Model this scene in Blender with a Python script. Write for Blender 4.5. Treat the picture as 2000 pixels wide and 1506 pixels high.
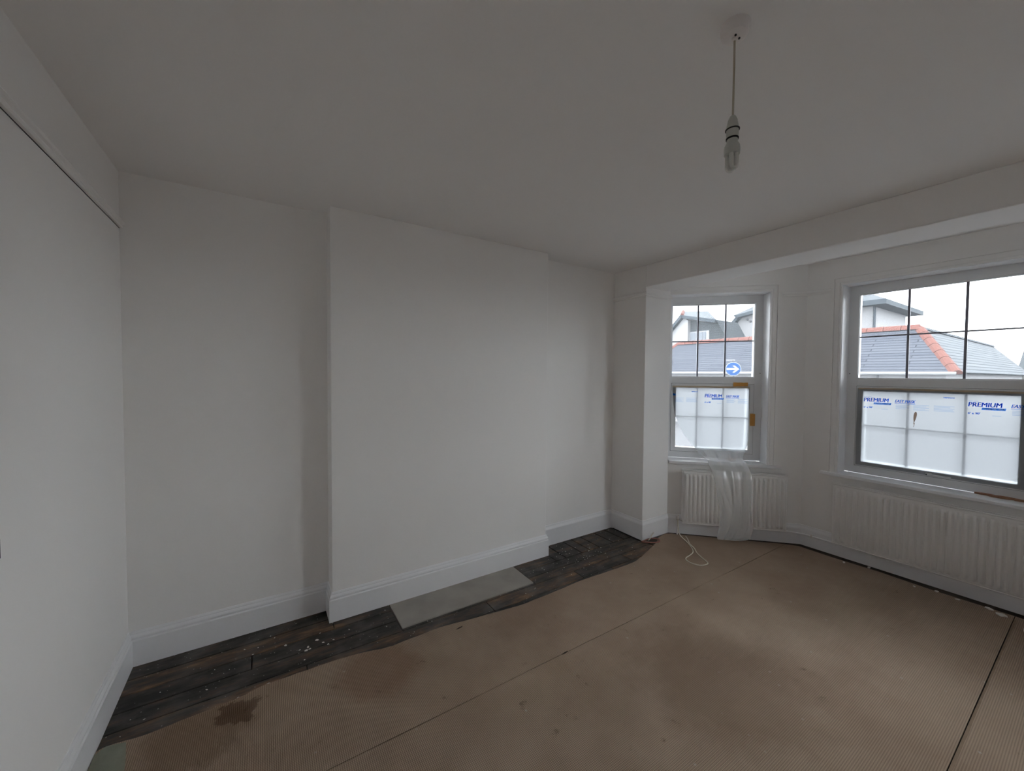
import bpy, bmesh, math, random
from mathutils import Vector, Matrix
random.seed(7)
C = bpy.context.scene.collection
for o in list(bpy.data.objects):
    bpy.data.objects.remove(o)
scn = bpy.context.scene

# ------------------------------------------------------------------ camera
YAW, PITCH, ROLL = 0.5705004, -0.0293765, 0.0074492
FPX = 761.66
cy_, sy_, cp_, sp_ = math.cos(YAW), math.sin(YAW), math.cos(PITCH), math.sin(PITCH)
fwd = Vector((sy_ * cp_, cy_ * cp_, sp_)); rgt = Vector((cy_, -sy_, 0)); upv = rgt.cross(fwd)
r2 = math.cos(ROLL) * rgt + math.sin(ROLL) * upv
u2 = -math.sin(ROLL) * rgt + math.cos(ROLL) * upv
cam = bpy.data.cameras.new('camera'); camo = bpy.data.objects.new('camera', cam); C.objects.link(camo)
cam.sensor_fit = 'HORIZONTAL'; cam.sensor_width = 36; cam.lens = FPX / 2000 * 36
cam.clip_start = 0.05; cam.clip_end = 500
M = Matrix((r2, u2, -fwd)).transposed().to_4x4(); M.translation = Vector((0.61105, -2.80659, 1.57381))
camo.matrix_world = M
scn.camera = camo

# ------------------------------------------------------------------ world and exposure
world = bpy.data.worlds.new('overcast_sky'); scn.world = world; world.use_nodes = True
bg = world.node_tree.nodes['Background']
bg.inputs['Color'].default_value = (0.92, 0.957, 1.0, 1)
bg.inputs['Strength'].default_value = 4.8
scn.view_settings.view_transform = 'Standard'; scn.view_settings.look = 'None'
scn.view_settings.gamma = 1; scn.view_settings.use_curve_mapping = False
scn.view_settings.exposure = 1.0
scn.cycles.max_bounces = 16; scn.cycles.diffuse_bounces = 10; scn.cycles.transparent_max_bounces = 32
scn.cycles.transmission_bounces = 12


# ------------------------------------------------------------------ materials
def srgb(r, g, b):
    f = lambda c: c / 12.92 if c <= 0.04045 else ((c + 0.055) / 1.055) ** 2.4
    return (f(r / 255), f(g / 255), f(b / 255), 1)


def newmat(name):
    m = bpy.data.materials.new(name); m.use_nodes = True
    return m, m.node_tree.nodes, m.node_tree.links, m.node_tree.nodes['Principled BSDF']


def simple(name, col, rough=0.6, noise=0.0, scale=8.0, bump=0.0, bscale=60.0, spec=0.4, metal=0.0):
    """plain colour with a little procedural variation and fine relief"""
    m, n, l, p = newmat(name)
    p.inputs['Roughness'].default_value = rough; p.inputs['Metallic'].default_value = metal
    p.inputs['Specular IOR Level'].default_value = spec
    tc = n.new('ShaderNodeTexCoord')
    nz = n.new('ShaderNodeTexNoise'); nz.inputs['Scale'].default_value = scale; nz.inputs['Detail'].default_value = 5
    l.new(tc.outputs['Object'], nz.inputs['Vector'])
    mx = n.new('ShaderNodeMix'); mx.data_type = 'RGBA'
    mx.inputs['A'].default_value = tuple(c * (1 - noise) for c in col[:3]) + (1,)
    mx.inputs['B'].default_value = tuple(min(1, c * (1 + noise)) for c in col[:3]) + (1,)
    l.new(nz.outputs['Fac'], mx.inputs['Factor']); l.new(mx.outputs['Result'], p.inputs['Base Color'])
    if bump:
        n2 = n.new('ShaderNodeTexNoise'); n2.inputs['Scale'].default_value = bscale; n2.inputs['Detail'].default_value = 3
        l.new(tc.outputs['Object'], n2.inputs['Vector'])
        b = n.new('ShaderNodeBump'); b.inputs['Strength'].default_value = bump; b.inputs['Distance'].default_value = 0.002
        l.new(n2.outputs['Fac'], b.inputs['Height']); l.new(b.outputs['Normal'], p.inputs['Normal'])
    return m


M_WALL = simple('emulsion_white', (0.88, 0.867, 0.85, 1), 0.85, 0.01, 1.5, 0.12, 90, 0.2)
M_CEIL = simple('ceiling_white', (0.87, 0.855, 0.84, 1), 0.9, 0.015, 1.2, 0.1, 70, 0.2)
M_GLOSS = simple('white_satin_paint', (0.85, 0.85, 0.862, 1), 0.38, 0.02, 6, 0.05, 120, 0.45)
M_UPVC = simple('white_plastic_frame', (0.78, 0.79, 0.80, 1), 0.35, 0.03, 10, 0, 60, 0.5)
M_BAR = simple('grey_glazing_bar', (0.22, 0.22, 0.26, 1), 0.4, 0.05, 10)
M_GASKET = simple('black_gasket', (0.03, 0.03, 0.035, 1), 0.7, 0.1)
M_RAD = simple('radiator_enamel', (0.80, 0.785, 0.765, 1), 0.4, 0.02, 6, 0, 60, 0.4)
M_PLASTIC = simple('white_plastic', (0.78, 0.74, 0.72, 1), 0.4, 0.02)
M_PLASTIC2 = simple('greyed_plastic', (0.52, 0.53, 0.49, 1), 0.45, 0.04)
M_BLACK = simple('black_rubber', (0.012, 0.012, 0.012, 1), 0.6, 0.1)
M_CORD = simple('beige_flex', (0.50, 0.44, 0.34, 1), 0.6, 0.05)
M_COAX = simple('cream_cable', (0.74, 0.69, 0.57, 1), 0.45, 0.05)
M_COPPER = simple('reddish_cable', (0.30, 0.13, 0.10, 1), 0.5, 0.1)
M_CHROME = simple('dull_chrome', (0.7, 0.7, 0.72, 1), 0.25, 0.03, metal=1.0)
M_TAPE = simple('orange_masking_tape', (0.60, 0.30, 0.07, 1), 0.7, 0.15, 40)
M_TAPE2 = simple('pale_masking_tape', (0.74, 0.63, 0.48, 1), 0.75, 0.15, 20)
def see_through_tape(m):
    n = m.node_tree.nodes; l = m.node_tree.links; p = n['Principled BSDF']; out = n['Material Output']
    tl = n.new('ShaderNodeBsdfTranslucent'); mx = n.new('ShaderNodeMixShader'); mx.inputs['Fac'].default_value = 0.45
    src = p.inputs['Base Color'].links[0].from_socket
    l.new(src, tl.inputs['Color']); l.new(p.outputs[0], mx.inputs[1]); l.new(tl.outputs[0], mx.inputs[2]); l.new(mx.outputs[0], out.inputs['Surface'])


see_through_tape(M_TAPE2)
M_WOOD = simple('splintered_wood', (0.36, 0.19, 0.11, 1), 0.8, 0.35, 60, 0.3, 80)
M_CONC = None
M_PLASTER = simple('plaster_white', (0.72, 0.69, 0.64, 1), 0.9, 0.1, 40)
M_DUST = simple('dark_subfloor', (0.05, 0.037, 0.027, 1), 0.9, 0.3, 10)
M_RENDERW = simple('white_render', (0.205, 0.203, 0.207, 1), 0.9, 0.05, 3, spec=0.1)
M_GRID = simple('road_grey', (0.07, 0.07, 0.073, 1), 0.9, 0.15, 2, spec=0.1)
M_BARGE = simple('dark_bargeboard', (0.038, 0.045, 0.052, 1), 0.8, 0.1, spec=0.1)
M_TERRA = simple('terracotta_tile', (0.098, 0.042, 0.034, 1), 0.9, 0.2, 8, spec=0.1)
M_SIGNW = simple('sign_white', (0.20, 0.204, 0.21, 1), 0.7, 0.02, spec=0.1)
M_SIGNB = simple('sign_blue', (0.007, 0.042, 0.135, 1), 0.7, 0.04, spec=0.1)
M_STEEL = simple('grey_steel_post', (0.08, 0.08, 0.088, 1), 0.7, 0.1, spec=0.1)
M_DARKGLASS = simple('far_window_glass', (0.08, 0.09, 0.105, 1), 0.5, 0.1, 2)
M_STONE = simple('rough_stone', (0.10, 0.09, 0.08, 1), 0.9, 0.35, 3, 0.5, 10)


def slate(name, c1, c2, mort, scale=3.0):
    """slate courses: u runs along the eaves, v up the slope (UV in metres)"""
    m, n, l, p = newmat(name)
    uv = n.new('ShaderNodeUVMap'); br = n.new('ShaderNodeTexBrick')
    br.inputs['Scale'].default_value = 1.0; br.inputs['Brick Width'].default_value = 2.2; br.inputs['Row Height'].default_value = 0.145
    br.inputs['Mortar Size'].default_value = 0.017; br.inputs['Mortar Smooth'].default_value = 0.3
    br.inputs['Color1'].default_value = c1; br.inputs['Color2'].default_value = c2; br.inputs['Mortar'].default_value = mort
    l.new(uv.outputs['UV'], br.inputs['Vector']); l.new(br.outputs['Color'], p.inputs['Base Color'])
    b = n.new('ShaderNodeBump'); b.inputs['Strength'].default_value = 0.6; b.inputs['Distance'].default_value = 0.02; b.invert = True
    l.new(br.outputs['Fac'], b.inputs['Height']); l.new(b.outputs['Normal'], p.inputs['Normal'])
    p.inputs['Roughness'].default_value = 0.9; p.inputs['Specular IOR Level'].default_value = 0.08
    return m


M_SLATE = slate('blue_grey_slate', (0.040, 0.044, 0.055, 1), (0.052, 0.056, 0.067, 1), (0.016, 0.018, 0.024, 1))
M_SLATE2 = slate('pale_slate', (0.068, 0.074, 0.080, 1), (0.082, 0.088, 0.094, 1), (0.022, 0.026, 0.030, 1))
M_SLATE3 = slate('weathered_slate', (0.038, 0.043, 0.046, 1), (0.048, 0.053, 0.056, 1), (0.024, 0.027, 0.03, 1))


def glass_mat():
    m, n, l, p = newmat('window_glass'); n.remove(p); out = n['Material Output']
    tr = n.new('ShaderNodeBsdfTransparent'); tr.inputs['Color'].default_value = (0.97, 0.985, 0.99, 1)
    gl = n.new('ShaderNodeBsdfGlossy'); gl.inputs['Roughness'].default_value = 0.02
    tl = n.new('ShaderNodeBsdfTranslucent'); tl.inputs['Color'].default_value = (0.9, 0.95, 1, 1)
    fr = n.new('ShaderNodeFresnel'); fr.inputs['IOR'].default_value = 1.3
    a = n.new('ShaderNodeMixShader'); b = n.new('ShaderNodeMixShader')
    b.inputs['Fac'].default_value = 0.02      # thin film of dust
    l.new(tr.outputs[0], b.inputs[1]); l.new(tl.outputs[0], b.inputs[2])
    l.new(fr.outputs[0], a.inputs['Fac']); l.new(b.outputs[0], a.inputs[1]); l.new(gl.outputs[0], a.inputs[2])
    l.new(a.outputs[0], out.inputs['Surface'])
    return m


M_GLASS = glass_mat()


def film_mat(name, rough, w_fwd, w_tl, w_df):
    """polythene: mostly forward scattering, a little diffuse both ways, thin gloss"""
    m, n, l, p = newmat(name); n.remove(p); out = n['Material Output']
    rf = n.new('ShaderNodeBsdfRefraction'); rf.inputs['IOR'].default_value = 1.45; rf.inputs['Roughness'].default_value = rough
    rf.inputs['Color'].default_value = (0.46, 0.475, 0.485, 1)
    tl = n.new('ShaderNodeBsdfTranslucent'); tl.inputs['Color'].default_value = (0.92, 0.96, 1, 1)
    df = n.new('ShaderNodeBsdfDiffuse'); df.inputs['Color'].default_value = (0.9, 0.93, 0.95, 1)
    gl = n.new('ShaderNodeBsdfGlossy'); gl.inputs['Roughness'].default_value = 0.3
    a = n.new('ShaderNodeMixShader'); b = n.new('ShaderNodeMixShader'); c = n.new('ShaderNodeMixShader')
    a.inputs['Fac'].default_value = w_tl; b.inputs['Fac'].default_value = w_df; c.inputs['Fac'].default_value = 0.05
    l.new(rf.outputs[0], a.inputs[1]); l.new(tl.outputs[0], a.inputs[2])
    l.new(a.outputs[0], b.inputs[1]); l.new(df.outputs[0], b.inputs[2])
    l.new(b.outputs[0], c.inputs[1]); l.new(gl.outputs[0], c.inputs[2])
    l.new(c.outputs[0], out.inputs['Surface'])
    return m


M_FILM = film_mat('milky_masking_film', 0.5, 0.5, 0.155, 0.06)
def drape_mat():
    m, n, l, p = newmat('loose_masking_film'); n.remove(p); out = n['Material Output']
    tr = n.new('ShaderNodeBsdfTransparent'); tr.inputs['Color'].default_value = (1.0, 1.0, 1.0, 1)
    tl = n.new('ShaderNodeBsdfTranslucent'); tl.inputs['Color'].default_value = (0.92, 0.96, 1, 1)
    df = n.new('ShaderNodeBsdfDiffuse'); df.inputs['Color'].default_value = (0.96, 0.97, 0.98, 1)
    gl = n.new('ShaderNodeBsdfGlossy'); gl.inputs['Roughness'].default_value = 0.2
    a = n.new('ShaderNodeMixShader'); b = n.new('ShaderNodeMixShader'); c = n.new('ShaderNodeMixShader')
    a.inputs['Fac'].default_value = 0.06; b.inputs['Fac'].default_value = 0.27; c.inputs['Fac'].default_value = 0.07
    l.new(tr.outputs[0], a.inputs[1]); l.new(tl.outputs[0], a.inputs[2])
    l.new(a.outputs[0], b.inputs[1]); l.new(df.outputs[0], b.inputs[2])
    l.new(b.outputs[0], c.inputs[1]); l.new(gl.outputs[0], c.inputs[2])
    l.new(c.outputs[0], out.inputs['Surface'])
    return m
M_DRAPE = drape_mat()


def ink_mat(name, col, fac=1.0):
    m, n, l, p = newmat(name); n.remove(p); out = n['Material Output']
    tr = n.new('ShaderNodeBsdfTransparent'); tr.inputs['Color'].default_value = col
    l.new(tr.outputs[0], out.inputs['Surface'])
    return m


def dye_mat(name, col):
    m, n, l, p = newmat(name); n.remove(p); out = n['Material Output']
    tl = n.new('ShaderNodeBsdfTranslucent'); tl.inputs['Color'].default_value = col
    df = n.new('ShaderNodeBsdfDiffuse'); df.inputs['Color'].default_value = col
    mx = n.new('ShaderNodeMixShader'); mx.inputs['Fac'].default_value = 0.15
    l.new(tl.outputs[0], mx.inputs[1]); l.new(df.outputs[0], mx.inputs[2]); l.new(mx.outputs[0], out.inputs['Surface'])
    return m


M_INK = dye_mat('blue_ink', (0.035, 0.23, 0.80, 1))
M_INKP = ink_mat('pale_blue_ink', (0.62, 0.75, 0.95, 1))
M_INKW = ink_mat('brown_smear_ink', (0.28, 0.19, 0.14, 1))
M_SIGNWHITE = simple('white_print', (0.85, 0.88, 0.92, 1), 0.6, 0.02)


def underlay_mat():
    m, n, l, p = newmat('waffle_underlay')
    p.inputs['Roughness'].default_value = 0.95; p.inputs['Specular IOR Level'].default_value = 0.1
    tc = n.new('ShaderNodeTexCoord'); sep = n.new('ShaderNodeSeparateXYZ'); l.new(tc.outputs['Object'], sep.inputs[0])

    def sine(sock, pitch, ph=0):
        a = n.new('ShaderNodeMath'); a.operation = 'MULTIPLY_ADD'; a.inputs[1].default_value = 2 * math.pi / pitch; a.inputs[2].default_value = ph
        l.new(sock, a.inputs[0]); s = n.new('ShaderNodeMath'); s.operation = 'SINE'; l.new(a.outputs[0], s.inputs[0]); return s.outputs[0]
    sx = sine(sep.outputs['X'], 0.0076); sy = sine(sep.outputs['Y'], 0.0076)
    mul = n.new('ShaderNodeMath'); mul.operation = 'ADD'; l.new(sx, mul.inputs[0]); l.new(sy, mul.inputs[1])
    rng = n.new('ShaderNodeMapRange'); rng.inputs['From Min'].default_value = -2; rng.inputs['From Max'].default_value = 2
    l.new(mul.outputs[0], rng.inputs['Value'])
    # broad soiling
    nz = n.new('ShaderNodeTexNoise'); nz.inputs['Scale'].default_value = 1.6; nz.inputs['Detail'].default_value = 6; nz.inputs['Roughness'].default_value = 0.6
    l.new(tc.outputs['Object'], nz.inputs['Vector'])
    r1 = n.new('ShaderNodeValToRGB'); r1.color_ramp.elements[0].position = 0.35; r1.color_ramp.elements[1].position = 0.65
    r1.color_ramp.elements[0].color = (0.33, 0.24, 0.175, 1); r1.color_ramp.elements[1].color = (0.42, 0.32, 0.24, 1)
    l.new(nz.outputs['Fac'], r1.inputs['Fac'])
    # waffle: the hollows are coloured darker than the ribs
    mx = n.new('ShaderNodeMix'); mx.data_type = 'RGBA'; mx.blend_type = 'MULTIPLY'; mx.inputs['Factor'].default_value = 1
    r2_ = n.new('ShaderNodeValToRGB'); r2_.color_ramp.elements[0].color = (0.66, 0.66, 0.66, 1); r2_.color_ramp.elements[1].color = (1.12, 1.12, 1.12, 1)
    r2_.color_ramp.elements[0].position = 0.15; r2_.color_ramp.elements[1].position = 0.8
    l.new(rng.outputs['Result'], r2_.inputs['Fac']); l.new(r1.outputs['Color'], mx.inputs['A']); l.new(r2_.outputs['Color'], mx.inputs['B'])
    # dark stains and pale plaster dust flecks
    v = n.new('ShaderNodeTexNoise'); v.inputs['Scale'].default_value = 7; v.inputs['Detail'].default_value = 8; v.inputs['Roughness'].default_value = 0.7
    l.new(tc.outputs['Object'], v.inputs['Vector'])
    r3 = n.new('ShaderNodeValToRGB'); r3.color_ramp.elements[0].position = 0.27; r3.color_ramp.elements[1].position = 0.36
    r3.color_ramp.elements[0].color = (0.45, 0.42, 0.4, 1); r3.color_ramp.elements[1].color = (1, 1, 1, 1)
    l.new(v.outputs['Fac'], r3.inputs['Fac'])
    mx2 = n.new('ShaderNodeMix'); mx2.data_type = 'RGBA'; mx2.blend_type = 'MULTIPLY'; mx2.inputs['Factor'].default_value = 1
    l.new(mx.outputs['Result'], mx2.inputs['A']); l.new(r3.outputs['Color'], mx2.inputs['B'])
    vo = n.new('ShaderNodeTexVoronoi'); vo.inputs['Scale'].default_value = 9; l.new(tc.outputs['Object'], vo.inputs['Vector'])
    r4 = n.new('ShaderNodeValToRGB'); r4.color_ramp.elements[0].position = 0.03; r4.color_ramp.elements[1].position = 0.07
    r4.color_ramp.elements[0].color = (0.55, 0.55, 0.55, 1); r4.color_ramp.elements[1].color = (0, 0, 0, 1)
    l.new(vo.outputs['Distance'], r4.inputs['Fac'])
    mx3 = n.new('ShaderNodeMix'); mx3.data_type = 'RGBA'; mx3.inputs['B'].default_value = (0.5, 0.46, 0.41, 1)
    l.new(r4.outputs['Color'], mx3.inputs['Factor']); l.new(mx2.outputs['Result'], mx3.inputs['A'])
    last = mx3.outputs['Result']
    for (px, py, rad, col, wob) in ((0.50, -0.66, 0.13, (0.58, 0.53, 0.50, 1), 1.6), (0.36, -0.72, 0.24, (0.74, 0.70, 0.66, 1), 0.5), (1.12, -0.74, 0.24, (0.84, 0.77, 0.74, 1), 0.35), (2.6, -1.75, 0.5, (0.84, 0.82, 0.80, 1), 0.4)):
        dv = n.new('ShaderNodeVectorMath'); dv.operation = 'DISTANCE'; dv.inputs[1].default_value = (px, py, 0.008); l.new(tc.outputs['Object'], dv.inputs[0])
        ma = n.new('ShaderNodeMath'); ma.operation = 'MULTIPLY_ADD'; ma.inputs[1].default_value = 1 / rad; l.new(dv.outputs['Value'], ma.inputs[0])
        mw = n.new('ShaderNodeMath'); mw.operation = 'MULTIPLY_ADD'; mw.inputs[1].default_value = 2.4 * wob; mw.inputs[2].default_value = -1.2 * wob; l.new(v.outputs['Fac'], mw.inputs[0]); l.new(mw.outputs[0], ma.inputs[2])
        rr = n.new('ShaderNodeValToRGB'); rr.color_ramp.elements[0].position = 0.45 if wob > 0.8 else 0.6; rr.color_ramp.elements[1].position = 0.62 if wob > 0.8 else 1.0
        rr.color_ramp.elements[0].color = col; rr.color_ramp.elements[1].color = (1, 1, 1, 1); l.new(ma.outputs[0], rr.inputs['Fac'])
        mm = n.new('ShaderNodeMix'); mm.data_type = 'RGBA'; mm.blend_type = 'MULTIPLY'; mm.inputs['Factor'].default_value = 1
        l.new(last, mm.inputs['A']); l.new(rr.outputs['Color'], mm.inputs['B']); last = mm.outputs['Result']
    l.new(last, p.inputs['Base Color'])
    b = n.new('ShaderNodeBump'); b.inputs['Strength'].default_value = 0.7; b.inputs['Distance'].default_value = 0.003
    l.new(rng.outputs['Result'], b.inputs['Height']); l.new(b.outputs['Normal'], p.inputs['Normal'])
    return m


M_UNDER = underlay_mat()
M_UNDER2 = simple('pale_green_grey_felt', (0.27, 0.28, 0.22, 1), 0.95, 0.25, 14, 0.6, 60, 0.1)


def board_mat():
    m, n, l, p = newmat('stained_floorboard')
    p.inputs['Roughness'].default_value = 0.55; p.inputs['Specular IOR Level'].default_value = 0.35
    tc = n.new('ShaderNodeTexCoord'); geo = n.new('ShaderNodeNewGeometry'); oi = n.new('ShaderNodeObjectInfo')
    mp = n.new('ShaderNodeMapping'); mp.inputs['Scale'].default_value = (1.2, 5, 1); l.new(geo.outputs['Position'], mp.inputs['Vector'])
    nz = n.new('ShaderNodeTexNoise'); nz.inputs['Scale'].default_value = 3.2; nz.inputs['Detail'].default_value = 8; nz.inputs['Roughness'].default_value = 0.68
    l.new(mp.outputs[0], nz.inputs['Vector'])
    ad = n.new('ShaderNodeMath'); ad.operation = 'MULTIPLY_ADD'; ad.inputs[1].default_value = 0.16; l.new(oi.outputs['Random'], ad.inputs[0]); l.new(nz.outputs['Fac'], ad.inputs[2])
    r = n.new('ShaderNodeValToRGB'); e = r.color_ramp.elements
    e[0].position = 0.44; e[0].color = (0.018, 0.016, 0.014, 1); e[1].position = 0.80; e[1].color = (0.26, 0.15, 0.08, 1)
    k = e.new(0.57); k.color = (0.050, 0.044, 0.038, 1); k2 = e.new(0.68); k2.color = (0.11, 0.068, 0.042, 1)
    l.new(ad.outputs[0], r.inputs['Fac'])
    # grey plaster dust, in cloudy patches
    nd = n.new('ShaderNodeTexNoise'); nd.inputs['Scale'].default_value = 5; nd.inputs['Detail'].default_value = 7; l.new(geo.outputs['Position'], nd.inputs['Vector'])
    rd = n.new('ShaderNodeValToRGB'); rd.color_ramp.elements[0].position = 0.5; rd.color_ramp.elements[1].position = 0.78
    rd.color_ramp.elements[1].color = (0.45, 0.45, 0.45, 1); l.new(nd.outputs['Fac'], rd.inputs['Fac'])
    md = n.new('ShaderNodeMix'); md.data_type = 'RGBA'; md.inputs['B'].default_value = (0.20, 0.19, 0.175, 1)
    l.new(rd.outputs['Color'], md.inputs['Factor']); l.new(r.outputs['Color'], md.inputs['A'])
    # paint spots
    vo = n.new('ShaderNodeTexVoronoi'); vo.inputs['Scale'].default_value = 34; l.new(geo.outputs['Position'], vo.inputs['Vector'])
    rv = n.new('ShaderNodeValToRGB'); rv.color_ramp.elements[0].position = 0.06; rv.color_ramp.elements[1].position = 0.10
    rv.color_ramp.elements[0].color = (1, 1, 1, 1); rv.color_ramp.elements[1].color = (0, 0, 0, 1); l.new(vo.outputs['Distance'], rv.inputs['Fac'])
    ms = n.new('ShaderNodeMix'); ms.data_type = 'RGBA'; ms.inputs['B'].default_value = (0.42, 0.41, 0.38, 1)
    l.new(rv.outputs['Color'], ms.inputs['Factor']); l.new(md.outputs['Result'], ms.inputs['A']); l.new(ms.outputs['Result'], p.inputs['Base Color'])
    b = n.new('ShaderNodeBump'); b.inputs['Strength'].default_value = 0.35; b.inputs['Distance'].default_value = 0.002
    l.new(nz.outputs['Fac'], b.inputs['Height']); l.new(b.outputs['Normal'], p.inputs['Normal'])
    return m


M_BOARD = board_mat()
M_CONC = simple('concrete_hearth', (0.36, 0.335, 0.30, 1), 0.85, 0.28, 5, 0.3, 40, 0.2)


# ------------------------------------------------------------------ mesh helpers
class MB:
    def __init__(s):
        s.v = []; s.f = []; s.uv = None

    def add(s, vs, fs):
        k = len(s.v); s.v += [tuple(x) for x in vs]; s.f += [tuple(i + k for i in f) for f in fs]; return s

    def box(s, a, b, tf=None):
        (x0, y0, z0), (x1, y1, z1) = a, b
        vs = [(x, y, z) for z in (z0, z1) for y in (y0, y1) for x in (x0, x1)]
        if tf: vs = [tf(*q) for q in vs]
        return s.add(vs, [(0, 2, 3, 1), (4, 5, 7, 6), (0, 1, 5, 4), (2, 6, 7, 3), (0, 4, 6, 2), (1, 3, 7, 5)])

    def prism(s, pts, z0, z1):
        """plan polygon extruded in z"""
        n = len(pts); vs = [(x, y, z0) for x, y in pts] + [(x, y, z1) for x, y in pts]
        return s.add(vs, [tuple(range(n))[::-1], tuple(range(n, 2 * n))] + [(i, (i + 1) % n, n + (i + 1) % n, n + i) for i in range(n)])

    def extr(s, pts, d):
        """3-D polygon extruded by vector d"""
        n = len(pts); d = Vector(d); vs = [Vector(p) for p in pts]; vs = vs + [p + d for p in vs]
        return s.add(vs, [tuple(range(n))[::-1], tuple(range(n, 2 * n))] + [(i, (i + 1) % n, n + (i + 1) % n, n + i) for i in range(n)])

    def tube(s, pts, r, seg=10, cap=True):
        pts = [Vector(p) for p in pts]; rr = r if isinstance(r, (list, tuple)) else [r] * len(pts)
        rings = []; ref = Vector((0.13, 0.21, 0.97))
        for i, p in enumerate(pts):
            t = (pts[min(i + 1, len(pts) - 1)] - pts[max(i - 1, 0)]).normalized()
            if abs(t.dot(ref)) > 0.97: ref = Vector((0.97, 0.13, 0.21))
            a = t.cross(ref).normalized(); b = t.cross(a)
            rings.append([p + rr[i] * (math.cos(2 * math.pi * k / seg) * a + math.sin(2 * math.pi * k / seg) * b) for k in range(seg)])
        vs = [q for ring in rings for q in ring]; fs = []
        for i in range(len(pts) - 1):
            for k in range(seg):
                fs.append((i * seg + k, i * seg + (k + 1) % seg, (i + 1) * seg + (k + 1) % seg, (i + 1) * seg + k))
        if cap:
            fs.append(tuple(range(seg))[::-1]); fs.append(tuple(range((len(pts) - 1) * seg, len(pts) * seg)))
        return s.add(vs, fs)

    def lathe(s, prof, org, axis=(0, 0, 1), seg=32):
        """prof: (radius, height) pairs turned around axis through org"""
        ax = Vector(axis).normalized(); ref = Vector((1, 0, 0)) if abs(ax.x) < 0.9 else Vector((0, 1, 0))
        a = ax.cross(ref).normalized(); b = ax.cross(a); o = Vector(org)
        vs = []; fs = []
        for r, h in prof:
            for k in range(seg):
                an = 2 * math.pi * k / seg; vs.append(o + ax * h + max(r, 1e-5) * (math.cos(an) * a + math.sin(an) * b))
        for i in range(len(prof) - 1):
            for k in range(seg):
                fs.append((i * seg + k, i * seg + (k + 1) % seg, (i + 1) * seg + (k + 1) % seg, (i + 1) * seg + k))
        return s.add(vs, fs)

    def build(s, name, mat, parent=None, smooth=False, bevel=0.0):
        me = bpy.data.meshes.new(name); me.from_pydata(s.v, [], s.f)
        bm = bmesh.new(); bm.from_mesh(me)
        if s.uv is None: bmesh.ops.recalc_face_normals(bm, faces=bm.faces)
        bm.to_mesh(me); bm.free()
        if s.uv is not None:
            ul = me.uv_layers.new(name='UVMap')
            for lp in me.loops: ul.data[lp.index].uv = s.uv[lp.vertex_index]
        me.materials.append(mat)
        if smooth:
            me.polygons.foreach_set('use_smooth', [True] * len(me.polygons))
        me.update()
        o = bpy.data.objects.new(name, me); C.objects.link(o)
        if smooth == 'auto':
            try: me.set_sharp_from_angle(angle=math.radians(35))
            except Exception: pass
        if bevel:
            b = o.modifiers.new('edge', 'BEVEL'); b.width = bevel; b.segments = 2; b.limit_method = 'ANGLE'; b.angle_limit = math.radians(40)
        if parent is not None:
            o.parent = parent; o.matrix_parent_inverse = parent.matrix_world.inverted()
        return o


def tag(o, label=None, cat=None, group=None, kind=None):
    if label: o['label'] = label
    if cat: o['category'] = cat
    if group: o['group'] = group
    if kind: o['kind'] = kind
    return o


def empty(name, loc):
    o = bpy.data.objects.new(name, None); C.objects.link(o); o.location = loc; o.matrix_world = Matrix.Translation(loc)
    o.empty_display_size = 0.1
    return o


def smooth_curve(pts, n=8):
    """Catmull-Rom through points"""
    P = [Vector(p) for p in pts]; P = [2 * P[0] - P[1]] + P + [2 * P[-1] - P[-2]]; out = []
    for i in range(1, len(P) - 2):
        for k in range(n):
            t = k / n
            out.append(0.5 * ((2 * P[i]) + (-P[i - 1] + P[i + 1]) * t + (2 * P[i - 1] - 5 * P[i] + 4 * P[i + 1] - P[i + 2]) * t * t + (-P[i - 1] + 3 * P[i] - 3 * P[i + 1] + P[i + 2]) * t ** 3))
    out.append(P[-2]); return out


def sweep(path, prof, i0, i1, name, mat, parent=None, closed_ends=True):
    """profile (offset to the right of travel, z) along plan points i0..i1, mitred with the neighbours that path holds"""
    P = [Vector((x, y)) for x, y in path]; mb = MB(); rings = []
    for i in range(i0, i1 + 1):
        ds = []
        if i > 0: ds.append((P[i] - P[i - 1]).normalized())
        if i < len(P) - 1: ds.append((P[i + 1] - P[i]).normalized())
        ns = [Vector((d.y, -d.x)) for d in ds]
        if len(ns) == 2: mdir = (ns[0] + ns[1]) / (1 + ns[0].dot(ns[1]))
        else: mdir = ns[0]
        rings.append([(P[i].x + mdir.x * d, P[i].y + mdir.y * d, z) for d, z in prof])
    n = len(prof)
    vs = [q for r in rings for q in r]; fs = []
    for i in range(len(rings) - 1):
        for k in range(n):
            fs.append((i * n + k, i * n + (k + 1) % n, (i + 1) * n + (k + 1) % n, (i + 1) * n + k))
    fs.append(tuple(range(n))); fs.append(tuple(range((len(rings) - 1) * n, len(rings) * n)))
    mb.add(vs, fs)
    return mb.build(name, mat, parent)


# ------------------------------------------------------------------ room numbers (metres)
H = 2.60
L = 3.645            # window wall
X1, X2, BD = 0.973, 2.671, 0.154   # chimney breast
PW = 0.39            # width of the wall pier
AX = 4.024           # where the angled bay wall starts
FX = 4.859           # front bay wall
FY0, FY1 = -1.225, -2.825
YE = -3.66; YB = -4.05
HS = 2.396           # underside of bay beam
R2 = math.sqrt(0.5)


def frame(ox, oy, ux, uy, nx, ny):
    return lambda t, off, z: (ox + ux * t + nx * off, oy + uy * t + ny * off, z)


WA = frame(AX, -PW, R2, -R2, R2, R2)                 # angled wall beside the pier
WF = frame(FX, FY0, 0, -1, 1, 0)                      # front wall
WC = frame(FX, FY1, -R2, -R2, R2, -R2)                # far angled wall, out of frame
LA = 1.181
SILL_Z, HEAD_Z = 0.728, 2.370


def struct(o, label, cat):
    return tag(o, label, cat, kind='structure')


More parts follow.
